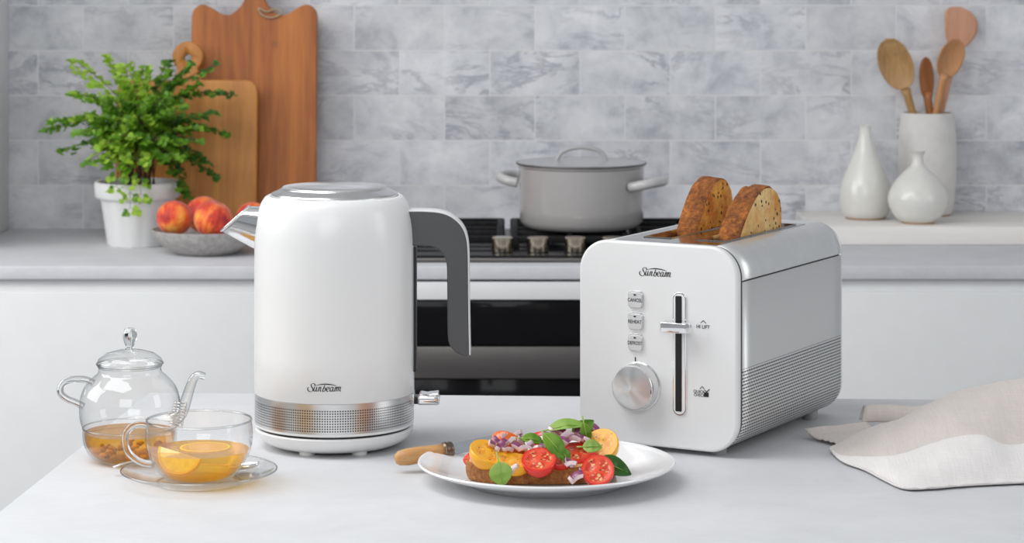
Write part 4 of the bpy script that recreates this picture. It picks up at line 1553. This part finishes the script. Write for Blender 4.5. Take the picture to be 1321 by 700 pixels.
# brew
bp = [(max(r - 0.0016, 0), z + 0.0012) for r, z in op if z < 0.0252]
lathe('tea', [(0, bp[0][1])] + bp + [(bp[-1][0], 0.0268), (0, 0.0268)], 'brew', tp, 56, sharp=40)
random.seed(3)
bm = bmesh.new()
for k in range(60):
    a = random.uniform(0, 2 * PI); r = 0.034 * math.sqrt(random.random()); z = random.uniform(0.004, 0.015)
    if z < 0.008:
        r *= 0.75
    vsn = sphere_bm(bm, (0, 0, 0), random.uniform(0.0022, 0.0055), 1, (1, random.uniform(0.5, 1), random.uniform(0.3, 0.7)))
    mt = Matrix.Translation((r * math.cos(a), r * math.sin(a), z)) @ Matrix.Rotation(random.uniform(0, 3), 4, 'Z') @ Matrix.Rotation(random.uniform(-0.5, 0.5), 4, 'X')
    bmesh.ops.transform(bm, matrix=mt, verts=vsn)
hb_ = obj('herbs', bm, 'herb', tp); hb_['kind'] = 'stuff'
# handle on the left: px (122,492)...(108,523)


def tpx(px, py, y=0.0):
    p = at(px, py, PTY + y)
    return (p.x - PTX, y, p.z - TOP)


tube('handle', spline([tpx(121, 494), tpx(110, 489.5), tpx(96, 489), tpx(84, 492), tpx(78, 500), tpx(79, 508), tpx(88, 515), tpx(98, 519), tpx(108, 524)], 6), 0.0032, 'solidglass', tp, 12)
sp_path = spline([tpx(224, 541, -0.006), tpx(234, 532, -0.008), tpx(240, 516, -0.009), tpx(245, 500, -0.010), tpx(250, 488, -0.011), tpx(256, 483.5, -0.011), tpx(264, 485.5, -0.012)], 6)
npn = len(sp_path)
spt = tube('spout', sp_path, [0.0072 - 0.0040 * (i / (npn - 1)) ** 0.6 for i in range(npn)], 'glassrim', tp, 16, cap=False)
# coil strainer
coil = []
for k in range(160):
    a = k / 160 * 2 * PI * 9
    r = 0.0062
    coil.append((r * math.cos(a), r * math.sin(a) * 0.9, -0.012 + 0.024 * k / 160))
cl = tube('strainer_coil', coil, 0.00055, 'steelbright', spt, 6)
c0 = tpx(230, 534, -0.006)
cl.location = c0
cl.rotation_euler = (0, rad(12), 0)

# ------------------------------------------------------------------ tea cup, saucer, spoon
CX_, CY_ = at(256.8, 0, 2.245).x, 2.245
sa = tag(lathe('glass_saucer', [(0, 0.0004), (0.036, 0.0004), (0.042, 0.0016), (0.058, 0.0070), (0.0672, 0.0112), (0.0682, 0.0122), (0.0676, 0.0132), (0.0660, 0.0128), (0.058, 0.0092), (0.042, 0.0036), (0.034, 0.0026), (0, 0.0026)], 'saucerglass', None, 96, sharp=0, loc=(CX_, CY_, TOP)), 'round clear glass saucer under the tea cup', 'saucer')
tube('rim', [(0.0680 * math.cos(2 * PI * k / 96), 0.0680 * math.sin(2 * PI * k / 96), 0.0124) for k in range(96)], 0.0008, 'glassrim', sa, 6, closed=True)
tube('foot_ring', [(0.0370 * math.cos(2 * PI * k / 64), 0.0370 * math.sin(2 * PI * k / 64), 0.0012) for k in range(64)], 0.0007, 'glassrim', sa, 6, closed=True)
CZ = TOP + 0.0030
cu = thing('tea_cup', 'clear glass cup of golden tea with lemon on a glass saucer', 'cup', (CX_, CY_, CZ))
cpf = spline([(0.0240, 0.0006), (0.0315, 0.0040), (0.0385, 0.0120), (0.0440, 0.0225), (0.0468, 0.0335), (0.0470, 0.0420), (0.0458, 0.0525)], 6)
lathe('body', [(0, 0.0006)] + cpf, 'glass', cu, 80, sharp=0)
tube('rim', [(0.0457 * math.cos(2 * PI * k / 80), 0.0457 * math.sin(2 * PI * k / 80), 0.0527) for k in range(80)], 0.0010, 'glassrim', cu, 8, closed=True)
lq = [(r - 0.0014, z + 0.0014) for r, z in cpf if z < 0.0245]
lathe('tea', [(0, lq[0][1])] + lq + [(lq[-1][0] + 0.0004, 0.0268), (0, 0.0266)], 'tea', cu, 72, sharp=40)


def cpx(px, py, y=0.0):
    p = at(px, py, CY_ + y)
    return (p.x - CX_, y, p.z - CZ)


tube('handle', spline([cpx(191, 549), cpx(182, 547), cpx(172, 549), cpx(164, 556), cpx(161.5, 567), cpx(165, 582), cpx(175, 592), cpx(186, 597), cpx(196, 598)], 6), [0.0030] * 49, 'solidglass', cu, 12, flat=1.0)
# lemon: a slice lying in the surface and a wedge below
lm = bpy.data.objects.new('lemon', None); COL.objects.link(lm)
lm.location = (CX_ - 0.0145, CY_ - 0.013, CZ + 0.0255)
tag(lm, 'half slice of yellow lemon sunk at the left of the golden tea', 'lemon')
hp_ = [(0.0178 * math.cos(rad(a)), 0.0178 * math.sin(rad(a))) for a in range(180, 361, 10)]
prism('flesh', hp_, -0.0035, 0.0035, 'lemonflesh', lm, 0.0004, 2)
ho_ = [(0.0196 * math.cos(rad(a)), 0.0196 * math.sin(rad(a))) for a in range(180, 361, 10)]
hi_ = [(0.01785 * math.cos(rad(a)), 0.01785 * math.sin(rad(a))) for a in range(360, 179, -10)]
prism('peel', ho_ + hi_, -0.0036, 0.0036, 'lemonpeel', lm)
lm.rotation_euler = (rad(-28), rad(14), rad(-12))
lm2 = bpy.data.objects.new('lemon', None); COL.objects.link(lm2)
lm2.location = (CX_ + 0.004, CY_ + 0.010, CZ + 0.0258)
tag(lm2, 'thin pale lemon slice floating at the back of the golden tea', 'lemon')
lathe('peel', [(0.0205, -0.0008), (0.0220, -0.0008), (0.0220, 0.0010), (0.0205, 0.0010), (0.0205, -0.0008)], 'lemonpeel', lm2, 40)
lathe('flesh', [(0, -0.0006), (0.0206, -0.0006), (0.0206, 0.0008), (0, 0.0008)], 'lemonflesh', lm2, 40)
# spoon behind the cup
spn = thing('teaspoon', 'small steel teaspoon lying on the glass saucer behind the cup', 'spoon', (CX_, CY_, TOP))


def spx(px, py, Y):
    p = at(px, py, Y)
    return (p.x - CX_, p.y - CY_, p.z - TOP)


pth = [spx(146, 602, 2.275), spx(158, 597.5, 2.278), spx(176, 594, 2.285), spx(200, 594, 2.290), spx(250, 598, 2.290), spx(300, 600, 2.285)]
sp_ = spline(pth, 6)
tube('handle', sp_, [0.0034 - 0.0019 * min(1, i / 12) for i in range(len(sp_))], 'chrome', spn, 10, flat=0.35)
bm = bmesh.new()
vsn = sphere_bm(bm, (0, 0, 0), 1, 3, (0.0150, 0.0095, 0.0035))
kill = [v for v in bm.verts if v.co.z > 0.0006]
bmesh.ops.delete(bm, geom=kill, context='VERTS')
o = obj('bowl', bm, 'chrome', spn)
solid(o, 0.0008, 1)
q = spx(314, 598.5, 2.282); o.location = q; o.rotation_euler = (0, rad(-8), rad(-6))

# ------------------------------------------------------------------ plate
QX, QY = at(705, 0, 2.252).x, 2.252
pl = thing('dinner_plate', 'white porcelain plate with raised rim carrying the tomato toast', 'plate', (QX, QY, TOP))
lathe('dish', [(0, 0.0030), (0.060, 0.0030), (0.0655, 0.0002), (0.0705, 0.0002), (0.0725, 0.0035), (0.088, 0.0075), (0.104, 0.0125), (0.1120, 0.0160), (0.1135, 0.0175), (0.1128, 0.0188), (0.1105, 0.0186), (0.1080, 0.0172), (0.1060, 0.0168), (0.092, 0.0118), (0.080, 0.0080), (0.071, 0.0068), (0, 0.0064)], 'porcelain', pl, 128, sharp=60)
PZ0 = TOP + 0.0074

# open sandwich: slice of bread
br_c = Vector((at(699, 0, 2.245).x, 2.2425, PZ0))
random.seed(11)
outl = []
for k in range(72):
    a = 2 * PI * k / 72
    c, s = math.cos(a), math.sin(a)
    x = 0.0655 * math.copysign(abs(c) ** 0.62, c)
    y = 0.0400 * math.copysign(abs(s) ** 0.72, s) + 0.004 * c
    nn = 1 + 0.02 * mnoise.noise(Vector((x * 60, y * 60, 1)))
    outl.append((x * nn, y * nn))
bd = thing('bread_slice', 'thick crusty bread slice on the plate under the tomatoes', 'bread', tuple(br_c))
th = 0.0150
vs, fs = [], []
levels = [(0.0, 0.965), (0.0012, 0.99), (0.005, 1.005), (0.010, 1.005), (th - 0.0015, 0.99), (th, 0.965)]
nO = len(outl)
for z, k in levels:
    for (x, y) in outl:
        d = 1 + 0.012 * mnoise.noise(Vector((x * 150, y * 150, z * 200)))
        vs.append((x * k * d, y * k * d, z + 0.0018 * mnoise.noise(Vector((x * 40, y * 40, 9))) * (z / th)))
for i in range(len(levels) - 1):
    for j in range(nO):
        l = (j + 1) % nO
        fs.append((i * nO + j, i * nO + l, (i + 1) * nO + l, (i + 1) * nO + j))
raw('crust', vs, fs, 'crustbread', bd, recalc=True)
vs = [(x * 0.966, y * 0.966, th + 0.0018 * mnoise.noise(Vector((x * 40, y * 40, 9)))) for x, y in outl] + [(0, 0, th + 0.0005)]
fs = [(j, (j + 1) % nO, nO) for j in range(nO)]
vs += [(x * 0.966, y * 0.966, 0.0) for x, y in outl]
fs += [tuple(nO + 1 + j for j in range(nO))]
raw('crumb', vs, fs, 'crumbpale', bd, smooth=False)

TF = {
    'red': m_tomato_face('cut_tomato_red', (0.66, 0.014, 0.005), (0.76, 0.065, 0.018), (0.56, 0.028, 0.006), 0.0148),
    'yellow': m_tomato_face('cut_tomato_yellow', (0.90, 0.40, 0.010), (0.86, 0.42, 0.018), (0.78, 0.30, 0.008), 0.0165, (0.92, 0.60, 0.12)),
}


def tomato(label, px, py, Y, r, elev, azim, col='red', squash=1.0, wedge=None):
    """half tomato: local +Z is the cut face normal.  elev above horizon, azim 0 = towards the viewer, + = to the right"""
    c = at(px, py, Y)
    n = Vector((math.sin(rad(azim)) * math.cos(rad(elev)), -math.cos(rad(azim)) * math.cos(rad(elev)), math.sin(rad(elev))))
    skin = {'red': 'redskin', 'yellow': 'yelskin', 'orange': 'orskin'}[col]
    prof = []
    for k in range(13):
        a = rad(90 * k / 12)
        prof.append((r * math.sin(a), -r * squash * math.cos(a)))
    prof += [(r * 0.995, 0.0006), (r * 0.965, 0.0010)]
    o = lathe('tomato_half', prof, skin, None, 40, sharp=0)
    fm = TF['red' if col == 'red' else 'yellow']
    cf = lathe('cut_face', [(r * 0.966, 0.0010), (r * 0.80, 0.0009), (r * 0.66, 0.0003), (r * 0.40, 0.0005), (r * 0.25, 0.0012), (0, 0.0013)], fm, o, 40, sharp=0)
    o.location = c
    o.rotation_mode = 'QUATERNION'
    o.rotation_quaternion = n.to_track_quat('Z', 'X')
    tag(o, label, 'tomato', 'cherry tomato halves on the toast')
    return o


tomato('red cherry tomato half, front centre of the toast', 695, 593, 2.196, 0.0150, 58, -6, 'red')
tomato('red cherry tomato half leaning on the toast at the front right of plate', 771, 606, 2.190, 0.0143, 38, -5, 'red')
tomato('yellow tomato half at the left end of the toast', 631, 583, 2.218, 0.0175, 62, 40, 'yellow', 0.95)
tomato('large yellow tomato half at the right end of the toast', 774, 574, 2.245, 0.0170, 42, -28, 'yellow')
tomato('red tomato half lying behind the front centre one', 743, 584, 2.232, 0.0185, 72, -10, 'red', 0.85)
tomato('orange tomato wedge between the yellow and red halves in front', 664, 594, 2.205, 0.0160, 78, 20, 'yellow', 0.8)
tomato('orange red tomato half behind the onion at the back left of toast', 657, 572, 2.255, 0.0165, 40, 150, 'orange', 0.9)
tomato('small red tomato half peeking behind the leftmost yellow one', 612, 588, 2.245, 0.0110, 60, -60, 'red', 1.0)
tomato('red tomato half at the back right, mostly hidden by the yellow one', 764, 563, 2.262, 0.0130, 60, 10, 'red', 0.9)
tomato('small red tomato half wedged between the front centre one and the right front one', 722, 591, 2.212, 0.0125, 65, 25, 'red', 0.9)
tomato('dark red tomato half at the back of the toast beneath the onions', 706, 572, 2.262, 0.0160, 40, 160, 'red', 0.9)


# onion pieces
def onion(label, px, py, Y, s, seed):
    random.seed(seed)
    bm = bmesh.new()
    # curved chunk: layered arc
    nA, w, t_ = 6, s * random.uniform(0.7, 1.1), s * 0.6
    R_ = s * 1.5
    rings = []
    for i in range(nA + 1):
        a = rad(-30 + 60 * i / nA)
        row = []
        for (dr, dw) in ((0, -w / 2), (0, w / 2), (t_, w / 2 * 0.9), (t_, -w / 2 * 0.9)):
            rr_ = R_ - t_ / 2 + dr
            row.append(bm.verts.new((rr_ * math.sin(a), dw, rr_ * math.cos(a) - R_ * 0.8)))
        rings.append(row)
    for i in range(nA):
        for k in range(4):
            l = (k + 1) % 4
            f = bm.faces.new((rings[i][k], rings[i][l], rings[i + 1][l], rings[i + 1][k]))
            f.material_index = 1 if k == 2 else 0
    bm.faces.new(rings[0]); bm.faces.new(rings[-1][::-1])
    o = obj('onion_piece', bm, ['onionwhite', 'onionpurple'])
    bevel(o, s * 0.06, 2, 50)
    o.location = at(px, py, Y)
    o.rotation_euler = (random.uniform(-0.8, 0.8), random.uniform(-0.8, 0.8), random.uniform(0, 6.28))
    tag(o, label, 'onion', 'diced red onion on the toast')
    return o


on = [(634, 573, 2.225, .0060), (641, 580, 2.210, .0055), (648, 574, 2.228, .0065), (655, 581, 2.218, .0060), (660, 570, 2.228, .0065), (667, 577, 2.222, .006),
      (671, 569, 2.240, .007), (678, 580, 2.215, .0065), (686, 575, 2.225, .0070), (693, 580, 2.215, .006), (700, 577, 2.225, .006), (668, 561, 2.245, .006),
      (704, 562, 2.245, .006), (716, 566, 2.235, .0075), (725, 570, 2.225, .008), (734, 564, 2.235, .0085), (742, 567, 2.235, .0075), (722, 557, 2.255, .007),
      (745, 557, 2.250, .007), (757, 556, 2.265, .006), (765, 552, 2.270, .006), (737, 600, 2.196, .0065), (664, 606, 2.190, .0060), (733, 597, 2.200, .0055),
      (745, 615, 2.186, .0070), (736, 620, 2.182, .0055), (752, 609, 2.195, .0055), (757, 570, 2.238, .006), (709, 574, 2.232, .0065), (650, 565, 2.245, .006), (712, 558, 2.25, .0065), (706, 568, 2.24, .0065), (698, 568, 2.24, .006), (684, 584, 2.21, .006), (750, 565, 2.245, .006), (728, 560, 2.245, .0065), (641, 569, 2.24, .0055), (675, 565, 2.245, .006)]
for i, (px, py, Y, s) in enumerate(on):
    if py > 605 and px > 700:
        lb = 'diced red onion piece fallen on the plate before the bread'
    elif px < 700:
        lb = 'diced red onion piece scattered over the left half of the toast'
    else:
        lb = 'diced red onion piece scattered over the right half of the toast'
    onion(lb, px, py, Y, s, i)


# basil leaves
def basil(label, px, py, Y, ln, wd, direc, nrm, mat='basil', cup=0.25, curl=0.3, stem=0.3):
    nu, nv = 8, 14
    vs, fs = [], []
    for i in range(nv + 1):
        v = i / nv
        hw = wd / 2 * (math.sin(PI * v ** 0.85)) ** 0.75 if 0 < v < 1 else 0.0004
        for j in range(nu + 1):
            u = -1 + 2 * j / nu
            x = u * hw
            z = cup * abs(u) ** 1.5 * hw - curl * ln * (v - 0.4) ** 2 + 0.05 * wd * math.cos(v * 26) * abs(u) * (1 - abs(u))
            z += 0.04 * wd * (1 - abs(u))* math.sin(v * 18)
            vs.append((x, v * ln - ln / 2, z))
    m = nu + 1
    for i in range(nv):
        for j in range(nu):
            fs.append((i * m + j, i * m + j + 1, (i + 1) * m + j + 1, (i + 1) * m + j))
    o = raw('basil_leaf', vs, fs, mat)
    solid(o, 0.0004, 0)
    tube('midrib', [(0, -ln / 2 - ln * stem, 0.0004 - curl * ln * 0.16), (0, -ln / 2, -curl * ln * 0.16 + 0.0006), (0, 0, 0.0012 - curl * ln * 0.01), (0, ln * 0.4, -curl * ln * 0.25 + 0.0006)], [0.0007, 0.0007, 0.0005, 0.0002], 'basillight', o, 6)
    y = Vector(direc).normalized(); z = Vector(nrm); z = (z - y * z.dot(y)).normalized(); x = y.cross(z)
    o.matrix_world = Matrix.Translation(at(px, py, Y)) @ Matrix((x, y, z)).transposed().to_4x4()
    tag(o, label, 'basil leaf', 'basil leaves on the toast')
    return o


basil('pale round basil leaf leaning on the front of the crust', 646, 611, 2.178, 0.021, 0.020, (0.2, -0.1, -1), (0.1, -1, 0.35), 'basillight', 0.15, 0.1, 0.4)
basil('large glossy basil leaf draped over the middle of the onions', 716, 575, 2.205, 0.030, 0.016, (0.75, -0.35, -0.85), (0.2, -1, 0.6), 'basil', 0.3, 0.4, 0.1)
basil('broad light basil leaf on top of the heap', 733, 549, 2.25, 0.038, 0.018, (1, 0.1, 0.12), (-0.1, -0.35, 1), 'basillight', 0.3, 0.3, 0.1)
basil('small green basil leaf over the onions left of centre', 688, 567, 2.235, 0.022, 0.013, (1, 0, -0.15), (0, -0.6, 1), 'basil', 0.3, 0.3, 0.4)
basil('small pale basil leaf on the big yellow tomato half', 764, 576, 2.215, 0.017, 0.013, (1, 0, 0.0), (0, -0.9, 0.7), 'basillight', 0.3, 0.2, 0.3)
basil('dark green basil leaf behind the right front tomato half', 792, 602, 2.215, 0.034, 0.020, (1, 0.1, -0.35), (-0.1, -0.8, 0.9), 'basildark', 0.25, 0.2, 0.1)
basil('narrow green basil sprig beside the big yellow tomato half', 756, 559, 2.245, 0.020, 0.010, (0.2, 0, -1), (0, -1, 0.3), 'basil', 0.3, 0.3, 0.3)
basil('dark basil leaf tucked behind the top of the heap', 752, 553, 2.262, 0.024, 0.016, (0.6, 0, 0.5), (0.2, -1, 0.5), 'basil', 0.3, 0.3, 0.1)
basil('curled basil leaf tip between front centre tomato and onions', 729, 588, 2.205, 0.015, 0.010, (0.5, -0.2, -1), (0.3, -1, 0.4), 'basil', 0.3, 0.4, 0.1)

# ------------------------------------------------------------------ knife
h0 = at(509, 592, 2.288); h1 = at(573, 580.5, 2.302)
axk = (h1 - h0).normalized()
kn = thing('table_knife', 'table knife with honey wooden handle resting on the plate rim', 'knife', tuple(h0))
kn.rotation_mode = 'QUATERNION'
kn.rotation_quaternion = axk.to_track_quat('X', 'Z')
Lh = (h1 - h0).length
hp = [(0, 0.0), (0.001, 0.0042), (0.004, 0.0064), (0.012, 0.0076), (0.024, 0.0074), (Lh * 0.8, 0.0062), (Lh, 0.0062)]
tube('handle', [(x, 0, 0) for x, r in hp], [max(r, 0.0002) for x, r in hp], 'knifewood', kn, 20)
fpv = [(Lh - 0.001, 0.0068), (Lh + 0.002, 0.0075), (Lh + 0.003, 0.0066), (Lh + 0.006, 0.0070), (Lh + 0.008, 0.0062), (Lh + 0.009, 0.0030)]
tube('ferrule', [(x, 0, 0) for x, r in fpv], [r for x, r in fpv], 'ferrule', kn, 20)
Lb = Lh + 0.009
bl = [(Lb - 0.001, 0.0045), (Lb + 0.002, 0.0055), (Lb + 0.030, 0.0058), (Lb + 0.050, 0.0055), (Lb + 0.058, 0.0030), (Lb + 0.061, -0.002), (Lb + 0.056, -0.0052), (Lb + 0.030, -0.0060), (Lb + 0.002, -0.0056), (Lb - 0.001, -0.0045)]
bm = bmesh.new()
a1 = [bm.verts.new((x, y, -0.0007)) for x, y in bl]
a2 = [bm.verts.new((x, y, 0.0007)) for x, y in bl]
bm.faces.new(a1); bm.faces.new(a2)
for i in range(len(bl)):
    j = (i + 1) % len(bl)
    bm.faces.new((a1[i], a1[j], a2[j], a2[i]))
o = obj('blade', bm, 'blade', kn, smooth=False)
o.rotation_euler = (rad(50), 0, 0)

# ------------------------------------------------------------------ napkin
ST = [  # station: front edge (table), belly, crest, crease, rise, ridge, back
    dict(f=(1069, 579), c=(1070, 577.5, 2.372), r=(1070.5, 577, 2.380)),
    dict(f=(1086, 595), c=(1084, 587, 2.345), r=(1092, 567, 2.395)),
    dict(f=(1115, 606), c=(1108, 588, 2.330), r=(1120, 555, 2.40)),
    dict(f=(1140, 619), c=(1135, 586, 2.300), r=(1144, 546, 2.40)),
    dict(f=(1166, 630), c=(1165, 583, 2.290), r=(1166, 537, 2.405)),
    dict(f=(1200, 630), c=(1198, 573, 2.290), r=(1200, 520, 2.405)),
    dict(f=(1235, 627), c=(1230, 563, 2.290), r=(1234, 504, 2.41)),
    dict(f=(1275, 624.5), c=(1270, 561, 2.290), r=(1275, 496, 2.41)),
    dict(f=(1321, 622.5), c=(1302, 575, 2.290), r=(1321, 487, 2.41)),
    dict(f=(1370, 620), c=(1362, 570, 2.300), r=(1370, 479, 2.42)),
    dict(f=(1430, 618), c=(1425, 562, 2.300), r=(1430, 474, 2.42)),
    dict(f=(1500, 612), c=(1500, 575, 2.320), r=(1500, 492, 2.43)),
    dict(f=(1560, 600), c=(1562, 588, 2.330), r=(1560, 560, 2.42)),
]
cols = []
for s in ST:
    f = tab(*s['f'], TOP + 0.0022)
    c = at(*s['c']); r = at(*s['r'])
    hgt = r.z - TOP
    crs = Vector((c.x + 0.001, c.y + 0.003, max(TOP + 0.003, c.z - 0.010 * min(1, hgt / 0.03))))
    rise = crs.lerp(r, 0.5) + Vector((0, 0.0, 0.004 * min(1, hgt / 0.05)))
    belly = f.lerp(c, 0.5) + Vector((0, -0.003, 0.002)) * min(1, hgt / 0.03)
    edge = f.lerp(c, 0.12); edge.z = f.z + 0.0012
    bk = Vector((r.x + 0.004, r.y + 0.030 * min(1, hgt / 0.05) + 0.004, TOP + 0.5 * hgt))
    bk2 = Vector((r.x + 0.006, r.y + 0.060 * min(1, hgt / 0.05) + 0.006, TOP + 0.002))
    cols.append([f, edge, belly, c, crs, rise, r, bk, bk2])
# interpolate: stations then across
SN, TN = 7, 6
rows2 = []
for t in range(len(cols[0])):
    rows2.append(spline([tuple(cols[s][t]) for s in range(len(cols))], SN))
ns = len(rows2[0])
grid = []
for s in range(ns):
    grid.append(spline([rows2[t][s] for t in range(len(rows2))], TN))
nt_ = len(grid[0])
vs, fs, mi = [], [], []
for s in range(ns):
    for t in range(nt_):
        p = Vector(grid[s][t])
        hgt = max(0, p.z - TOP - 0.003)
        w = mnoise.noise(Vector((p.x * 14, p.y * 18, p.z * 10))) * 0.5 + mnoise.noise(Vector((p.x * 38 + 5, p.y * 30, p.z * 30))) * 0.25
        p.z += w * 0.008 * min(1, hgt / 0.02)
        p.y += w * 0.006 * min(1, hgt / 0.02)
        if t == 0:
            p.z += 0.0016 * (1 + mnoise.noise(Vector((p.x * 120, 0, 2)))); p.y += 0.0050 * mnoise.noise(Vector((p.x * 130, 0, 7)))
        p.z = max(p.z, TOP + 0.0016)
        vs.append(p)
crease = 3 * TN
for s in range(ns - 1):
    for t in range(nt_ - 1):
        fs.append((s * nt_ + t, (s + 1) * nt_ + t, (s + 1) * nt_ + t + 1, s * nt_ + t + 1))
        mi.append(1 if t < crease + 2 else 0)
nap = thing('linen_napkin', 'crumpled beige linen napkin lying on the island right of the toaster', 'napkin', (0.45, 2.35, TOP))
IM = Matrix.Translation((-0.45, -2.35, -TOP))
vs = [IM @ p for p in vs]
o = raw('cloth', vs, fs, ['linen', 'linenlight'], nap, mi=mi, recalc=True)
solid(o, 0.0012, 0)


def sheet(name, A, B, C_, D_, fn, nu=30, nv=16, mat='linen'):
    vs, fs = [], []
    for i in range(nu + 1):
        for j in range(nv + 1):
            u, v = i / nu, j / nv
            p = (A * (1 - u) + B * u) * (1 - v) + (D_ * (1 - u) + C_ * u) * v
            p = p + fn(u, v)
            vs.append(IM @ p)
    m = nv + 1
    for i in range(nu):
        for j in range(nv):
            fs.append((i * m + j, (i + 1) * m + j, (i + 1) * m + j + 1, i * m + j + 1))
    o = raw(name, vs, fs, mat, nap, recalc=True)
    solid(o, 0.0012, 0)
    return o


zt2 = TOP + 0.0020
sheet('flap', tab(1037, 563, zt2), tab(1086, 576, zt2), tab(1150, 560, zt2), tab(1118, 552, zt2),
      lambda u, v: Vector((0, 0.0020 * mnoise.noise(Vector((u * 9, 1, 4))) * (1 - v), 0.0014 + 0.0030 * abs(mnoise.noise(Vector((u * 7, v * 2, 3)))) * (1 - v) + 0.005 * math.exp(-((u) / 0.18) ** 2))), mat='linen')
# small rolled fold at the back
vs, fs = [], []
P0, P1 = tab(1113, 556, TOP), tab(1235, 556, TOP)
na = 20
for i in range(25):
    u = i / 24
    p = P0.lerp(P1, u)
    for j in range(na + 1):
        a = rad(-20 + 220 * j / na)
        rx, rz = 0.0085 + 0.003 * u, 0.0112
        vs.append(IM @ Vector((p.x + 0.003 * math.sin(a), p.y + 0.012 - rx * math.cos(a), TOP + 0.0115 + rz * math.sin(a) + 0.001 * math.sin(u * 9))))
for i in range(24):
    for j in range(na):
        fs.append((i * (na + 1) + j, (i + 1) * (na + 1) + j, (i + 1) * (na + 1) + j + 1, i * (na + 1) + j + 1))
o = raw('rolled_fold', vs, fs, 'linen', nap, recalc=True)
solid(o, 0.0014, 0)

# ------------------------------------------------------------------ light
def area(name, loc, target, sx_, sy_, power, col=(1, 1, 1)):
    l = bpy.data.lights.new(name, 'AREA')
    l.shape = 'RECTANGLE'; l.size = sx_; l.size_y = sy_; l.energy = power; l.color = col
    o = bpy.data.objects.new(name, l)
    COL.objects.link(o)
    o.location = loc
    d = Vector(target) - Vector(loc)
    o.rotation_euler = d.to_track_quat('-Z', 'Y').to_euler()
    return o


area('window_light_left', (-2.3, 2.6, 2.0), (0.1, 3.0, 0.9), 1.6, 1.4, 37, (1.0, 0.995, 0.98))
area('fill_light_right', (2.9, 1.6, 1.9), (0.2, 2.8, 0.9), 1.0, 1.8, 17, (0.96, 0.98, 1.0))  # added fill from the right, brightens the toaster's silver side
area('fill_light_front', (-0.4, -0.7, 2.1), (0.1, 3.0, 0.9), 1.6, 1.2, 22, (0.98, 0.99, 1.0))  # added fill from behind the camera, lifts the fronts
area('fill_light_top', (-0.75, 2.3, 2.66), (-0.2, 2.9, 0.9), 1.5, 1.3, 36, (0.97, 0.985, 1.0))  # added overhead fill below the closed ceiling, brightens worktops against the fronts

w = bpy.data.worlds.new('world')
SC.world = w
w.use_nodes = True
bg = w.node_tree.nodes['Background']
bg.inputs[0].default_value = (0.92, 0.96, 1.0, 1)
bg.inputs[1].default_value = 0.36

SC.view_settings.view_transform = 'Standard'
SC.view_settings.look = 'None'
SC.view_settings.gamma = 1
SC.view_settings.use_curve_mapping = False
SC.view_settings.exposure = -0.06
SC.cycles.max_bounces = 10
SC.cycles.diffuse_bounces = 4
SC.cycles.glossy_bounces = 4
SC.cycles.transparent_max_bounces = 32
SC.cycles.transmission_bounces = 6
SC.cycles.use_denoising = True
SC.cycles.sample_clamp_indirect = 6
